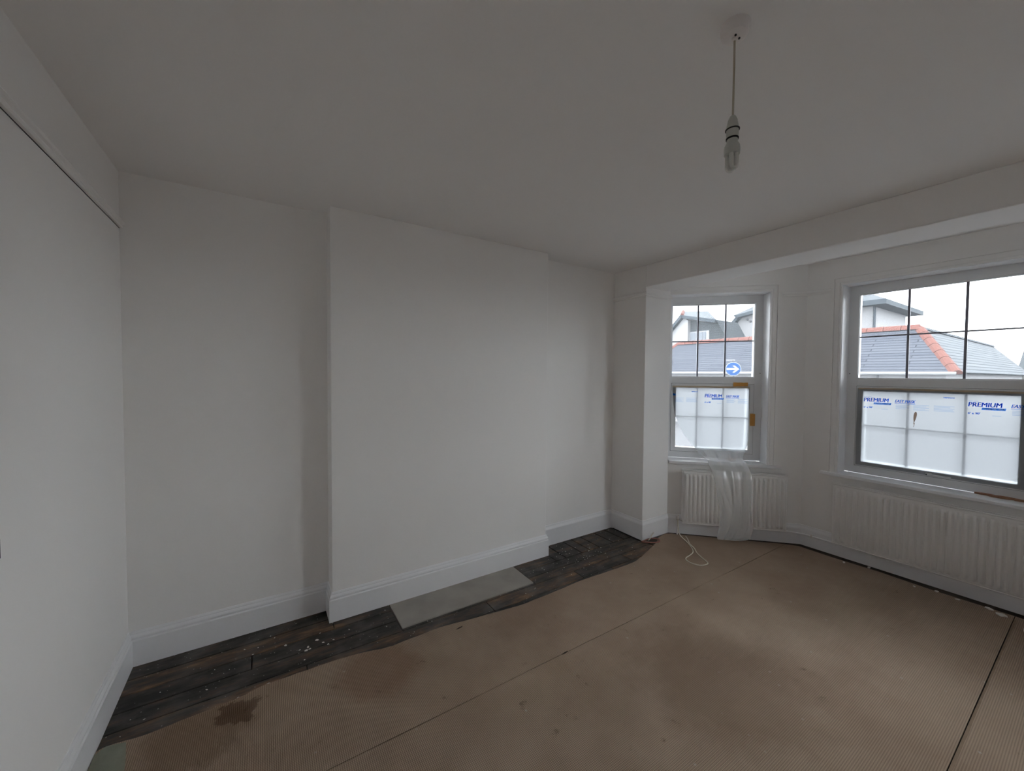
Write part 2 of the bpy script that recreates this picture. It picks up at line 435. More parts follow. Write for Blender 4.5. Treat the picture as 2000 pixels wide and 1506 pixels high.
struct(MB().box((-0.25, YB - 0.25, -0.3), (0, 0.25, H + 0.2)).build('wall_left', M_WALL), 'plain white painted wall at the left with a picture rail', 'wall')
struct(MB().box((0, 0, -0.3), (L + 0.001, 0.25, H + 0.2)).build('wall_alcove', M_WALL), 'white alcove wall set back on both sides of the chimney breast', 'wall')
struct(MB().box((X1, -BD, -0.02), (X2, 0.0, H)).build('wall_chimney_breast', M_WALL, bevel=0.004), 'white chimney breast projecting between two alcoves', 'wall')
mb = MB().box((L, -PW, -0.3), (AX, 0.25, H + 0.2)); struct(mb.build('wall_pier', M_WALL, bevel=0.004), 'narrow white wall pier between alcove corner and bay', 'wall')
mb = MB().box((L, YB - 0.25, -0.3), (AX, YE, H + 0.2)); struct(mb.build('wall_pier_far', M_WALL), 'white wall pier on the other side of the bay', 'wall')
struct(MB().box((0, YB - 0.25, -0.3), (L, YB, H + 0.2)).build('wall_rear', M_WALL), 'white wall behind the viewpoint', 'wall')


def bay_wall(fr, length, t0, t1, name, label, ex0, ex1):
    """wall 0.25 thick with one opening; ex = extra outer length at the mitres"""
    TH = 0.25; mb = MB()

    def seg(ta, tb, z0, z1, ea=0.0, eb=0.0):
        pl = [fr(ta, 0, 0), fr(tb, 0, 0), fr(tb + eb, TH, 0), fr(ta - ea, TH, 0)]
        mb.prism([(q[0], q[1]) for q in pl], z0, z1)
    a, b = (0 if ex0 else min(0, t0)), (length if ex1 else max(length, t1))
    seg(a, b, -0.3, SILL_Z - 0.03, ex0, ex1)
    seg(a, b, HEAD_Z, H + 0.2, ex0, ex1)
    if t0 > 0.001: seg(0, t0, SILL_Z - 0.03, HEAD_Z, ex0, 0)
    else: seg(t0 - 0.35, t0, -0.3, H + 0.2)
    if t1 < length - 0.001: seg(t1, length, SILL_Z - 0.03, HEAD_Z, 0, ex1)
    else: seg(t1, t1 + 0.35, -0.3, H + 0.2)
    return struct(mb.build(name, M_WALL), label, 'wall')


MIT = 0.25 * math.tan(math.radians(22.5))
OA = (-0.03, 0.881); OF = (0.263, 1.337); OC = (LA - 0.881, LA + 0.03)
bay_wall(WA, LA, *OA, 'wall_bay_angled', 'white angled bay wall with the narrow window', 0, MIT)
bay_wall(WF, 1.6, *OF, 'wall_bay_front', 'white front bay wall with the wide window', MIT, MIT)
bay_wall(WC, LA, *OC, 'wall_bay_angled_far', 'white angled bay wall beyond the wide window', MIT, 0)

plan = [(-0.25, YB - 0.25), (L + 0.2, YB - 0.25), (AX + 0.17, YE - 0.17), (FX + 0.25, FY1 - MIT), (FX + 0.25, FY0 + MIT), (AX + 0.17, -PW + 0.17), (L + 0.2, 0.25), (-0.25, 0.25)]
struct(MB().prism(plan, H, H + 0.2).build('ceiling', M_CEIL), 'plain white ceiling', 'ceiling')
struct(MB().box((L, YE, HS), (3.975, -PW, H)).build('beam', M_CEIL, bevel=0.006), 'white boxed beam across the bay opening', 'beam')
inner = [(0, YB), (L, YB), (L, YE), (AX, YE), (FX, FY1), (FX, FY0), (AX, -PW), (L, -PW), (L, -0.75), (0, -0.75)]
mb = MB().prism(plan, -0.32, -0.03)
mb.prism([(0, YB), (L, YB), (L, YE), (AX, YE), (FX, FY1), (FX, FY0), (AX, -PW), (L, -PW), (L, -0.72), (0, -0.72)], -0.035, -0.0005)
floor_o = struct(mb.build('floor', M_DUST), 'dark timber floor under the underlay and bare along the chimney wall', 'floor')

# ------------------------------------------------------------------ floorboards (each its own piece)
def board(x0, x1, y0, y1, g=0.0032):
    jz = random.uniform(-0.0015, 0.0)
    cx, cyy = (x0 + x1) / 2, (y0 + y1) / 2; w, d = (x1 - x0) / 2 - g, (y1 - y0) / 2 - g
    o = MB().box((-w, -d, -0.03), (w, d, 0)).build('floorboard', M_BOARD, None, bevel=0.0015)
    o.location = (cx, cyy, jz); o.rotation_euler = (random.uniform(-0.004, 0.004), random.uniform(-0.0015, 0.0015), 0)
    o.parent = floor_o


rows = [0, -0.125, -0.245, -0.365, -0.485, -0.605, -0.72]
for i in range(6):
    ya, yb_ = rows[i + 1], rows[i]
    if i == 0:
        spans = [(0.0, X1)]
    elif i <= 3:
        spans = [(0.0, 1.322)]
    else:
        spans = [(0.0, L)]
    if i == 1:
        board(X1 + 0.0, 1.322, -0.245, -0.155); spans = [(0.0, X1)]
    for a, b in spans:
        x = a
        while x < b - 0.01:
            nx_ = min(b, x + random.choice((0.55, 0.8, 1.1, 1.4)))
            if b - nx_ < 0.25: nx_ = b
            board(x, nx_, ya, yb_); x = nx_
# right-hand alcove: short boards run out from the wall, longer ones pass in front of the breast
for xa, xb in ((2.69, 2.80), (2.80, 2.98), (2.98, 3.08), (3.08, 3.195), (3.195, 3.375), (3.375, 3.52), (3.52, L)):
    board(xa, xb, -0.285, 0, 0.006)
for ya, yb_ in ((-0.245, -0.155),):
    board(2.328, 2.69, -0.285, -0.155)
board(2.328, 2.95, -0.385, -0.285); board(2.95, L, -0.385, -0.285); board(2.328, L, -0.485, -0.385)
for ya, yb_ in ((-0.485, -0.462),):
    board(1.322, 2.328, ya, yb_)
# strip of boards in front of pier
board(L, 4.05, -0.60, -0.39)

hearth = MB().box((1.325, -0.458, -0.028), (2.325, -0.156, 0.002)).build('hearth_slab', M_CONC, bevel=0.004)
tag(hearth, 'grey concrete hearth slab set in floor at chimney breast', 'hearth')

# ------------------------------------------------------------------ underlay strips
edge = [(0.0, -0.60), (0.055, -0.566), (0.177, -0.583), (0.288, -0.574), (0.432, -0.569), (0.526, -0.556), (0.615, -0.538), (0.75, -0.537), (0.896, -0.539), (1.05, -0.554), (1.209, -0.592),
        (1.284, -0.589), (1.523, -0.587), (1.722, -0.611), (2.048, -0.652), (2.311, -0.651), (2.614, -0.639), (2.933, -0.648), (3.173, -0.655), (3.33, -0.63), (3.455, -0.59), (3.60, -0.54), (3.72, -0.50), (3.80, -0.455), (3.90, -0.43), (3.95, -0.425)]


def sheet(name, pts, label, mat=M_UNDER, z0=0.0, z1=0.008):
    mb = MB().prism(pts, z0, z1); o = mb.build(name, mat); tag(o, label, 'underlay', 'strips of carpet underlay'); return o


fe = [(q.x, q.y) for q in smooth_curve([(a, b, 0) for a, b in edge], 4)]
fe = [(x, y + random.uniform(-0.0025, 0.0025)) for x, y in fe]
fe = [(max(x, 0.022), y) for x, y in fe]
# the top edge: a sloping felt lip
sheet('carpet_underlay', fe + [(4.005, -0.455), (4.30, -0.755), (4.50, -0.96), (4.700, -1.163)] + [(4.0, -1.1635), (3.3, -1.161), (2.6, -1.164), (1.9, -1.1625), (1.2, -1.164), (0.6, -1.162), (0.022, -1.163)],
      'brown ribbed carpet underlay strip lying beside the bare boards')
sheet('carpet_underlay', [(0.022, -1.1675), (0.6, -1.1665), (1.2, -1.169), (1.9, -1.167), (2.6, -1.169), (3.3, -1.1665), (4.0, -1.169), (4.700, -1.1675), (4.765, -1.25), (4.755, -1.5), (4.77, -1.8), (4.75, -2.1), (4.76, -2.477), (3.8, -2.4765), (2.6, -2.478), (1.2, -2.4765), (0.022, -2.4775)],
      'brown ribbed carpet underlay strip in the middle of the room')
sheet('carpet_underlay', [(0.022, -2.4805), (1.2, -2.4815), (2.6, -2.481), (3.8, -2.482), (4.76, -2.481), (4.76, -2.80), (4.0, -3.62), (3.62, -3.62), (3.62, -4.02), (0.022, -4.02)],
      'brown ribbed carpet underlay strip on the far side of the seam under the wide radiator')
M_FRAY = simple('worn_underlay_edge', (0.25, 0.182, 0.13, 1), 0.95, 0.25, 30, 0.5, 80, 0.1)
ed = []; n_ = 40
for k in range(n_ + 1): ed.append((1.0 + 3.7 * k / n_, -2.4822 + random.uniform(-0.0006, 0.0006)))
for k in range(n_, -1, -1): ed.append((1.0 + 3.7 * k / n_, -2.4905 + random.uniform(-0.0015, 0.0015)))
MB().prism(ed, 0.0078, 0.0088).build('frayed_edge', M_FRAY, bpy.data.objects['carpet_underlay.002'])
o = MB().prism([(0.024, -0.60), (0.05, -0.572), (0.085, -0.580), (0.115, -0.590), (0.135, -0.69), (0.150, -0.80), (0.16, -1.0), (0.024, -1.0)], 0.0085, 0.012).build('underlay_offcut', M_UNDER2)
tag(o, 'pale green-grey felt offcut against the left skirting', 'underlay')

# ------------------------------------------------------------------ skirting boards, picture rail
PG = [(0, 0.0015), (0.020, 0.0015), (0.020, 0.138), (0.0175, 0.1405), (0.0135, 0.143), (0.0135, 0.147), (0.0165, 0.151), (0.0165, 0.158), (0.0125, 0.166), (0.0085, 0.170), (0.0085, 0.176), (0.005, 0.184), (0, 0.185)]
PC = [(0, 0.0015), (0.020, 0.0015), (0.020, 0.150), (0.017, 0.158), (0.010, 0.172), (0.006, 0.185), (0, 0.187)]
pathL = [(0, YB), (0, 0), (X1, 0), (X1, -BD), (X2, -BD), (X2, 0), (L, 0), (L, -PW), (AX, -PW), (FX, FY0), (FX, FY1), (AX, YE), (L, YE), (L, YB), (0, YB)]
for nm, i0, i1, pr, lab in (('baseboard_left', 0, 1, PG, 'white grooved skirting board along the left wall'),
                            ('baseboard_alcove', 1, 2, PG, 'white grooved skirting board in the alcove beside the left wall'),
                            ('baseboard_chimney_breast', 2, 5, PG, 'white grooved skirting board around the chimney breast'),
                            ('baseboard_alcove_far', 5, 6, PC, 'white skirting board in the alcove beside the wall pier'),
                            ('baseboard_pier', 6, 8, PC, 'white skirting board wrapping the wall pier'),
                            ('baseboard_bay_angled', 8, 9, PC, 'white skirting board under the narrow radiator'),
                            ('baseboard_bay_front', 9, 10, PC, 'white skirting board under the wide radiator'),
                            ('baseboard_bay_far', 10, 13, PC, 'white skirting board at the far end of the bay'),
                            ('baseboard_rear', 13, 14, PC, 'white skirting board behind the viewpoint')):
    struct(sweep(pathL, pr, i0, i1, nm, M_GLOSS), lab, 'skirting')
RP = [(0, 2.312), (0.012, 2.312), (0.016, 2.318), (0.015, 2.326), (0.021, 2.333), (0.023, 2.341), (0.020, 2.348), (0.014, 2.353), (0, 2.354)]
struct(sweep([(0, YB), (0, -0.002)], RP, 0, 1, 'trim_1', M_WALL), 'white picture rail along the left wall', 'picture rail')
struct(sweep([(L, -0.0), (L, -PW), (AX - 0.01, -PW)], RP, 0, 2, 'trim_2', M_WALL), 'white picture rail around the wall pier', 'picture rail')
e1 = WA(0.972, 0, 0)
struct(sweep([(e1[0], e1[1]), (FX, FY0), (FX, FY0 - 0.187)], [(d * 0.6, z) for d, z in RP], 0, 2, 'trim_3', M_WALL), 'short white picture rail between the two bay windows', 'picture rail')
g1 = sweep([(0, YB), (0, -0.002)], [(0, 2.3095), (0.0015, 2.3095), (0.0015, 2.312), (0, 2.312)], 0, 1, 'dark_strip', M_GASKET, bpy.data.objects['trim_1'])  # thin dark strip just below the left rail
g2 = sweep([(L, -0.0), (L, -PW), (AX - 0.01, -PW)], [(0, 2.354), (0.0012, 2.354), (0.0012, 2.3565), (0, 2.3565)], 0, 2, 'dark_strip', M_BAR, bpy.data.objects['trim_2'])  # thin dark strip just above the pier rail
# ------------------------------------------------------------------ windows
def wbox(fr, a, b): return MB().box(a, b, fr)


def ring(fr, t0, t1, z0, z1, w, o0, o1, wz0=None, wz1=None):
    """rectangular frame made of four mitre-less members"""
    wz0 = w if wz0 is None else wz0; wz1 = w if wz1 is None else wz1
    mb = MB()
    mb.box((t0, o0, z0), (t0 + w, o1, z1), fr); mb.box((t1 - w, o0, z0), (t1, o1, z1), fr)
    mb.box((t0 + w, o0, z0), (t1 - w, o1, z0 + wz0), fr); mb.box((t0 + w, o0, z1 - wz1), (t1 - w, o1, z1), fr)
    return mb


def mitred(fr, t0, t1, z0, z1, w, o0, o1, wb=None, wt=None):
    """picture-frame with 45-degree corners"""
    wb = w if wb is None else wb; wt = w if wt is None else wt
    O = [(t0, z0), (t1, z0), (t1, z1), (t0, z1)]; I = [(t0 + w, z0 + wb), (t1 - w, z0 + wb), (t1 - w, z1 - wt), (t0 + w, z1 - wt)]
    mb = MB(); vs = [fr(t, o, z) for o in (o0, o1) for t, z in O + I]; fs = []
    for k in range(4):
        j = (k + 1) % 4
        fs += [(k, j, 4 + j, 4 + k), (8 + k, 8 + j, 12 + j, 12 + k), (k, j, 8 + j, 8 + k), (4 + k, 4 + j, 12 + j, 12 + k)]
    return mb.add(vs, fs)


def make_window(name, fr, o, label, bars_t, arch_sides, sill_ext, handle=True):
    t0, t1 = o; z0, z1 = SILL_Z, HEAD_Z
    base = empty(name, fr((t0 + t1) / 2, 0.15, z0)); tag(base, label, 'window', kind='structure')
    FO = 0.15
    mitred(fr, t0, t1, z0 + 0.002, z1, 0.074, FO, FO + 0.065, 0.068, 0.078).build('frame', M_UPVC, base, bevel=0.003)
    # transom
    wbox(fr, (t0 + 0.070, FO, 1.487), (t1 - 0.070, FO + 0.065, 1.555)).build('transom', M_UPVC, base, bevel=0.004)
    # upper fixed light: beads, bars, panes
    gt0, gt1 = t0 + 0.076, t1 - 0.076
    up = mitred(fr, t0 + 0.070, t1 - 0.070, 1.552, z1 - 0.076, 0.007, FO + 0.010, FO + 0.040, 0.012, 0.011).build('upper_light', M_UPVC, base, bevel=0.002)
    GO = FO + 0.024

    def glaze(parent, ga, gb, gz0, gz1, zm, bt):
        w = 0.0078
        ts = [ga] + list(bt) + [gb]; zs = [gz0, zm, gz1]
        for i in range(3):
            for j in range(2):
                a = ts[i] + (w if i else -0.004); b = ts[i + 1] - (w if i < 2 else -0.004)
                c = zs[j] + (0.006 if j else -0.004); d = zs[j + 1] - (0.006 if j == 0 else -0.004)
                wbox(fr, (a - 0.001, GO + 0.004, c - 0.001), (b + 0.001, GO + 0.008, d + 0.001)).build('pane', M_GLASS, parent)
        for t in bt:
            wbox(fr, (t - w, GO, gz0 - 0.004), (t + w, GO + 0.012, gz1 + 0.004)).build('glazing_bar', M_BAR, parent, bevel=0.002)
        for i in range(3):
            a = ts[i] + (w if i else -0.004); b = ts[i + 1] - (w if i < 2 else -0.004)
            wbox(fr, (a, GO, zm - 0.006), (b, GO + 0.012, zm + 0.006)).build('glazing_bar', M_BAR, parent, bevel=0.002)
    glaze(up, gt0, gt1, 1.564, z1 - 0.086, 1.919, bars_t[0])
    # lower opening sash
    ls = mitred(fr, t0 + 0.073, t1 - 0.073, 0.795, 1.490, 0.046, FO - 0.008, FO + 0.05, 0.042, 0.042).build('lower_sash', M_UPVC, base, bevel=0.004)
    mitred(fr, t0 + 0.071, t1 - 0.071, 0.793, 1.492, 0.004, FO - 0.0015, FO + 0.004).build('gasket', M_GASKET, ls)
    glaze(ls, t0 + 0.120, t1 - 0.120, 0.838, 1.447, 1.150, bars_t[1])
    # little black vent plug on the frame
    for t in (t0 + 0.020, t1 - 0.02):
        MB().lathe([(0.0, -0.001), (0.004, -0.001), (0.004, 0.002)], fr(t, FO, 1.60), tuple(Vector(fr(0, 1, 0)) - Vector(fr(0, 0, 0))), 12).build('screw_plug', M_GASKET, base)
    if handle:
        tm = (t0 + t1) / 2
        hb = wbox(fr, (tm - 0.022, FO - 0.020, 0.799), (tm + 0.010, FO - 0.008, 0.826)).build('handle', M_UPVC, base, bevel=0.004)
        wbox(fr, (tm - 0.012, FO - 0.038, 0.806), (tm + 0.115, FO - 0.026, 0.819)).build('lever', M_UPVC, hb, bevel=0.004)
        wbox(fr, (tm - 0.010, FO - 0.028, 0.807), (tm + 0.004, FO - 0.018, 0.818)).build('spindle', M_UPVC, hb)
        MB().lathe([(0, -0.0006), (0.0055, -0.0006), (0.0055, 0.001)], fr(tm - 0.016, FO - 0.020, 0.811), tuple(Vector(fr(0, 1, 0)) - Vector(fr(0, 0, 0))), 12).build('keyhole', M_GASKET, hb)
    # sill board
    sb = MB(); sb.box((sill_ext[0], -0.036, SILL_Z - 0.028), (sill_ext[1], 0.0, SILL_Z), fr); sb.box((t0, 0.0, SILL_Z - 0.028), (t1, 0.158, SILL_Z), fr)
    sb.build('window_sill', M_GLOSS, base, bevel=0.006)
    # timber lining of the reveal
    lin = MB()
    lin.box((t0, 0.0, SILL_Z), (t0 + 0.004, FO, z1), fr); lin.box((t1 - 0.004, 0.0, SILL_Z), (t1, FO, z1), fr); lin.box((t0 + 0.004, 0.0, z1 - 0.004), (t1 - 0.004, FO, z1), fr)
    lin.build('reveal_lining', M_GLOSS, base)
    # moulded architrave on the wall face: three stepped bands, mitred at the head
    ar = MB()
    for w0, w1, d in ((0.0, 0.014, 0.010), (0.014, 0.019, 0.005), (0.019, 0.050, 0.010), (0.050, 0.055, 0.006), (0.055, 0.076, 0.016)):
        za, zb = z1 + w0, z1 + w1
        for side in arch_sides:
            if side == 'l': q = [(t0 - w1, SILL_Z), (t0 - w0, SILL_Z), (t0 - w0, za), (t0 - w1, zb)]
            elif side == 'r': q = [(t1 + w0, SILL_Z), (t1 + w1, SILL_Z), (t1 + w1, zb), (t1 + w0, za)]
            else:
                tl = t0 - w1 if 'l' in arch_sides else t0; tl2 = t0 - w0 if 'l' in arch_sides else t0
                tr_ = t1 + w1 if 'r' in arch_sides else t1; tr2 = t1 + w0 if 'r' in arch_sides else t1
                q = [(tl2, za), (tr2, za), (tr_, zb), (tl, zb)]
            a = [fr(t, 0.0, z) for t, z in q]; b = Vector(fr(0, -d, 0)) - Vector(fr(0, 0, 0)); ar.extr(a, b)
    ar.build('architrave', M_WALL, base)
    return base


make_window('window_1', WA, OA, 'narrow white plastic window in the angled bay wall, lower half masked with torn film', ((0.292, 0.548), (0.300, 0.547)), ('r', 'h'), (0.0, 1.0), handle=False)
make_window('window_2', WF, OF, 'wide white plastic window in the front bay wall, lower half masked with film', ((0.642, 0.952), (0.652, 0.963)), ('l', 'r', 'h'), (0.145, 1.455))
make_window('window_3', WC, OC, 'white plastic window in the far angled bay wall', ((LA - 0.548, LA - 0.292), (LA - 0.547, LA - 0.300)), ('l', 'h'), (0.18, LA))

# ------------------------------------------------------------------ masking film with its print
def text_mesh(name, body, fr, t, z, off, width, mat, parent, shear=0.0, bold=0.0, height=None):
    cu = bpy.data.curves.new('lettering', 'FONT'); cu.body = body; cu.shear = shear; cu.resolution_u = 3; cu.fill_mode = 'FRONT'
    tmp = bpy.data.objects.new('tmp_letters', cu); C.objects.link(tmp)
    dg = bpy.context.evaluated_depsgraph_get(); me = bpy.data.meshes.new_from_object(tmp.evaluated_get(dg))
    bpy.data.objects.remove(tmp)
    xs = [v.co.x for v in me.vertices]; ys = [v.co.y for v in me.vertices]
    x0, x1 = min(xs), max(xs); y0, y1 = min(ys), max(ys); s = width / (x1 - x0); sy = (height / (y1 - y0)) if height else s
    polys = [tuple(p.vertices) for p in me.polygons]; base = [(v.co.x, v.co.y) for v in me.vertices]; mb = MB()
    for k in range(max(1, int(round(bold * 1000)))):
        mb.add([fr(t + (x - x0) * s + k * 0.0009, off - k * 0.00012, z + (y - y0) * sy) for x, y in base], polys)
    me = bpy.data.meshes.new(name); me.from_pydata(mb.v, [], mb.f)
    me.materials.clear(); me.materials.append(mat)
    o = bpy.data.objects.new(name, me); C.objects.link(o); o.parent = parent; o.matrix_parent_inverse = parent.matrix_world.inverted()
    return o


def quad(fr, q, off, name, mat, parent):
    mb = MB(); mb.add([fr(t, off, z) for t, z in q], [tuple(range(len(q)))]); return mb.build(name, mat, parent)


def film_print(fr, T, Z, off, film, tmin, tmax):
    """one repeat of the printed band, T = left of PREMIUM, Z = its baseline; clipped whole words outside the sheet"""
    def ok(a, b): return T + a >= tmin and T + b <= tmax
    if ok(0, 0.157): text_mesh('printed_lettering', 'PREMIUM', fr, T, Z, off, 0.157, M_INK, film, 0.12, 0.004, 0.032)
    if ok(0, 0.05):
        quad(fr, [(T, Z + 0.038), (T + 0.022, Z + 0.038), (T + 0.023, Z + 0.043), (T + 0.001, Z + 0.043)], off, 'printed_dash', M_INKP, film)
        quad(fr, [(T + 0.027, Z + 0.038), (T + 0.049, Z + 0.038), (T + 0.050, Z + 0.043), (T + 0.028, Z + 0.043)], off, 'printed_dash', M_INKP, film)
    if ok(0.064, 0.176):
        quad(fr, [(T + 0.064, Z - 0.021), (T + 0.172, Z - 0.021), (T + 0.176, Z - 0.005), (T + 0.067, Z - 0.005)], off, 'printed_bar', M_INK, film)
        text_mesh('printed_lettering', 'MASKING FILM', fr, T + 0.072, Z - 0.0165, off - 0.0006, 0.095, M_SIGNWHITE, film, 0.1, 0.003, 0.0075)
    if ok(0, 0.06): text_mesh('printed_lettering', "6' x 90'", fr, T, Z - 0.056, off, 0.058, M_INK, film, 0.1, 0.003, 0.015)
    if ok(0.196, 0.318):
        text_mesh('printed_lettering', 'EASY MASK', fr, T + 0.196, Z + 0.002, off, 0.120, M_INK, film, 0.3, 0.003, 0.024)
        quad(fr, [(T + 0.196, Z - 0.006), (T + 0.316, Z - 0.006), (T + 0.316, Z - 0.003), (T + 0.196, Z - 0.003)], off, 'printed_rule', M_INK, film)
    if ok(0.46, 0.525): text_mesh('printed_lettering', 'TRIMACO', fr, T + 0.465, Z + 0.052, off, 0.058, M_INK, film, 0.2, 0.003, 0.009)
    for a, b, n, zz in ((0.202, 0.282, 4, -0.018), (0.305, 0.392, 5, -0.012), (0.418, 0.525, 5, -0.010)):
        if not ok(a, b): continue
        for k in range(n):
            e = b - (0.0 if k % 2 == 0 else random.uniform(0.005, 0.03))
            z = Z + zz - k * 0.0095
            quad(fr, [(T + a, z - 0.002), (T + e, z - 0.002), (T + e, z + 0.002), (T + a, z + 0.002)], off, 'printed_line', M_INKP, film)
    if ok(0.10, 0.16): quad(fr, [(T + 0.115, Z - 0.062), (T + 0.155, Z - 0.062), (T + 0.155, Z - 0.058), (T + 0.115, Z - 0.058)], off, 'printed_line', M_INKP, film)


FOFF = 0.1400

def film_grid(fr, rows, ncol, nrow, name, mat, fold):
    """rows: keyframes (tL, tR, z, off, amp) interpolated down the sheet"""
    keys = rows; K = len(keys) - 1; vs = []; fs = []
    cum = [0]
    for i in range(K):
        a, b = keys[i], keys[i + 1]; cum.append(cum[-1] + math.hypot(a[2] - b[2], a[3] - b[3]) + 0.01)
    for r in range(nrow + 1):
        d = cum[-1] * r / nrow; i = max(j for j in range(K) if cum[j] <= d + 1e-9); i = min(i, K - 1)
        s = (d - cum[i]) / (cum[i + 1] - cum[i]); s2 = s
        k = [keys[i][q] * (1 - s2) + keys[i + 1][q] * s2 for q in range(5)]
        for c in range(ncol + 1):
            u = c / ncol
            w = k[4] * fold(u, d)
            t = k[0] + (k[1] - k[0]) * u + 0.35 * k[4] * math.sin(23 * u + 9 * d)
            vs.append(fr(t, k[3] - abs(k[4]) + w * 1.0, k[2] + (0.25 * k[4] * math.sin(15 * u + 2 * d) if 0 < r < nrow else 0.0)))
    n = ncol + 1
    for r in range(nrow):
        for c in range(ncol):
            fs.append((r * n + c, r * n + c + 1, (r + 1) * n + c + 1, (r + 1) * n + c))
    mb = MB().add(vs, fs); return mb


# sheet over the wide window
random.seed(3)
rowsF = [(0.345, 1.275, 1.476, FOFF, 0.0003), (0.343, 1.277, 1.2, FOFF, 0.0012), (0.345, 1.275, 0.83, FOFF, 0.0010), (0.345, 1.275, 0.805, FOFF, 0.0005)]
fm = film_grid(WF, rowsF, 30, 20, 'masking_film', M_FILM, lambda u, d: math.sin(11 * u + 3 * d) * 0.5 + 0.5)
filmF = fm.build('masking_film', M_FILM, smooth=True); tag(filmF, 'translucent printed masking film taped flat over lower sash of the wide window', 'masking film', 'masking film sheets')
TO = FOFF - 0.0035
for T in (0.390, 0.982): film_print(WF, T, 1.361, TO, filmF, 0.35, 1.276)
text_mesh('printed_lettering', 'EASY', WF, 1.178, 1.364, TO, 0.062, M_INK, filmF, 0.3, 0.003, 0.024)
quad(WF, [(1.178, 1.355), (1.270, 1.355), (1.270, 1.358), (1.178, 1.358)], TO, 'printed_rule', M_INK, filmF)
# brown smear on the film
blob = [(0.7065 + (0.0085 + 0.0035 * math.sin(a)) * math.cos(a) + 0.004 * math.sin(a), 1.255 + 0.042 * math.sin(a)) for a in [2 * math.pi * k / 20 for k in range(20)]]
quad(WF, blob, TO, 'brown_smear', M_INKW, filmF)
quad(WF, [(0.7005, 1.222), (0.7055, 1.222), (0.7015, 1.196), (0.6985, 1.196)], TO, 'brown_smear', M_INKW, filmF)
quad(WF, [(0.7045, 1.208), (0.7075, 1.206), (0.7015, 1.172), (0.6990, 1.174)], TO - 0.0002, 'brown_smear', M_INKW, filmF)
# torn sheet of the narrow window: held at the top, loose below, trailing over sill and radiator to the floor
rowsA = [(0.050, 0.772, 1.462, FOFF, 0.0003), (0.060, 0.772, 1.30, FOFF, 0.001), (0.082, 0.770, 1.17, FOFF, 0.002), (0.120, 0.768, 1.07, FOFF - 0.002, 0.004),
         (0.170, 0.765, 0.97, FOFF - 0.005, 0.006), (0.235, 0.755, 0.885, FOFF - 0.008, 0.008), (0.285, 0.735, 0.822, FOFF - 0.015, 0.012)]
fm = film_grid(WA, rowsA, 60, 26, 'masking_film', M_FILM, lambda u, d: 0.5 + 0.5 * math.sin(10 * u + 4 * d))
filmA = fm.build('masking_film', M_FILM, smooth=True); tag(filmA, 'torn printed masking film loose at one side on lower sash of the narrow window', 'masking film', 'masking film sheets')
film_print(WA, 0.359, 1.353, TO, filmA, 0.05, 0.772)
film_print(WA, 0.359 - 0.592, 1.353, TO, filmA, 0.066, 0.33)
quad(WA, [(0.056, 1.37), (0.083, 1.365), (0.084, 1.385), (0.058, 1.39)], TO, 'printed_bar', M_INK, filmA)
rowsD = [(0.285, 0.735, 0.822, FOFF - 0.017, 0.012), (0.305, 0.715, 0.795, 0.095, 0.020), (0.330, 0.695, 0.765, 0.06, 0.022), (0.350, 0.690, 0.752, 0.01, 0.020), (0.352, 0.695, 0.748, -0.035, 0.012), (0.356, 0.700, 0.715, -0.056, 0.012), (0.372, 0.705, 0.672, -0.100, 0.012),
         (0.395, 0.715, 0.60, -0.114, 0.016), (0.415, 0.72, 0.52, -0.116, 0.018), (0.447, 0.725, 0.27, -0.116, 0.016), (0.440, 0.735, 0.14, -0.116, 0.016), (0.425, 0.70, 0.05, -0.118, 0.02), (0.430, 0.62, 0.022, -0.13, 0.010)]
def fold_d(u, d):
    w = u + 0.05 * math.sin(5 * d + 4 * u) + 0.03 * math.sin(13 * d + 1)
    a = 0.5 + 0.5 * math.sin(19 * w + 2.0 * d); b = 0.5 + 0.5 * math.sin(43 * w - 6 * d + 1.3); c = 0.5 + 0.5 * math.sin(7 * w + 9 * d + 0.6)
    return 0.15 + 0.45 * a ** 3 + 0.25 * b ** 2 * c + 0.25 * c ** 2
fm = film_grid(WA, rowsD, 90, 90, 'film_tail', M_DRAPE, fold_d)
tail = fm.build('film_tail', M_DRAPE, filmA, smooth=True); tail['label'] = 'loose crumpled film trailing over sill and radiator'

# ------------------------------------------------------------------ tape pieces
def strip(fr, t0, t1, z0, z1, off, name, mat, label):
    mb = MB(); n = 7; 
    top = [(t0 + (t1 - t0) * k / n, z1 + random.uniform(-0.0015, 0.0015)) for k in range(n + 1)]
    bot = [(t0 + (t1 - t0) * k / n, z0 + random.uniform(-0.0015, 0.0015)) for k in range(n + 1)]
    mb.extr([fr(t, off, z) for t, z in bot + top[::-1]], Vector(fr(0, -0.0008, 0)) - Vector(fr(0, 0, 0)))
    return tag(mb.build(name, mat), label, 'tape', 'pieces of masking tape')


strip(WA, 0.620, 0.752, 1.468, 1.506, FOFF - 0.001, 'masking_tape', M_TAPE, 'orange-brown masking tape piece stuck level at top of the narrow window sash')
strip(WA, 0.777, 0.822, 1.079, 1.199, FOFF - 0.001, 'masking_tape', M_TAPE, 'orange-brown masking tape piece stuck upright on side of the narrow window sash')
strip(WA, 0.052, 0.770, 1.449, 1.466, FOFF - 0.0008, 'masking_tape', M_TAPE2, 'thin pale masking tape along the top of the torn film')
strip(WF, 0.350, 1.270, 1.464, 1.478, FOFF - 0.0008, 'masking_tape', M_TAPE2, 'thin pale masking tape along the top of the flat film')

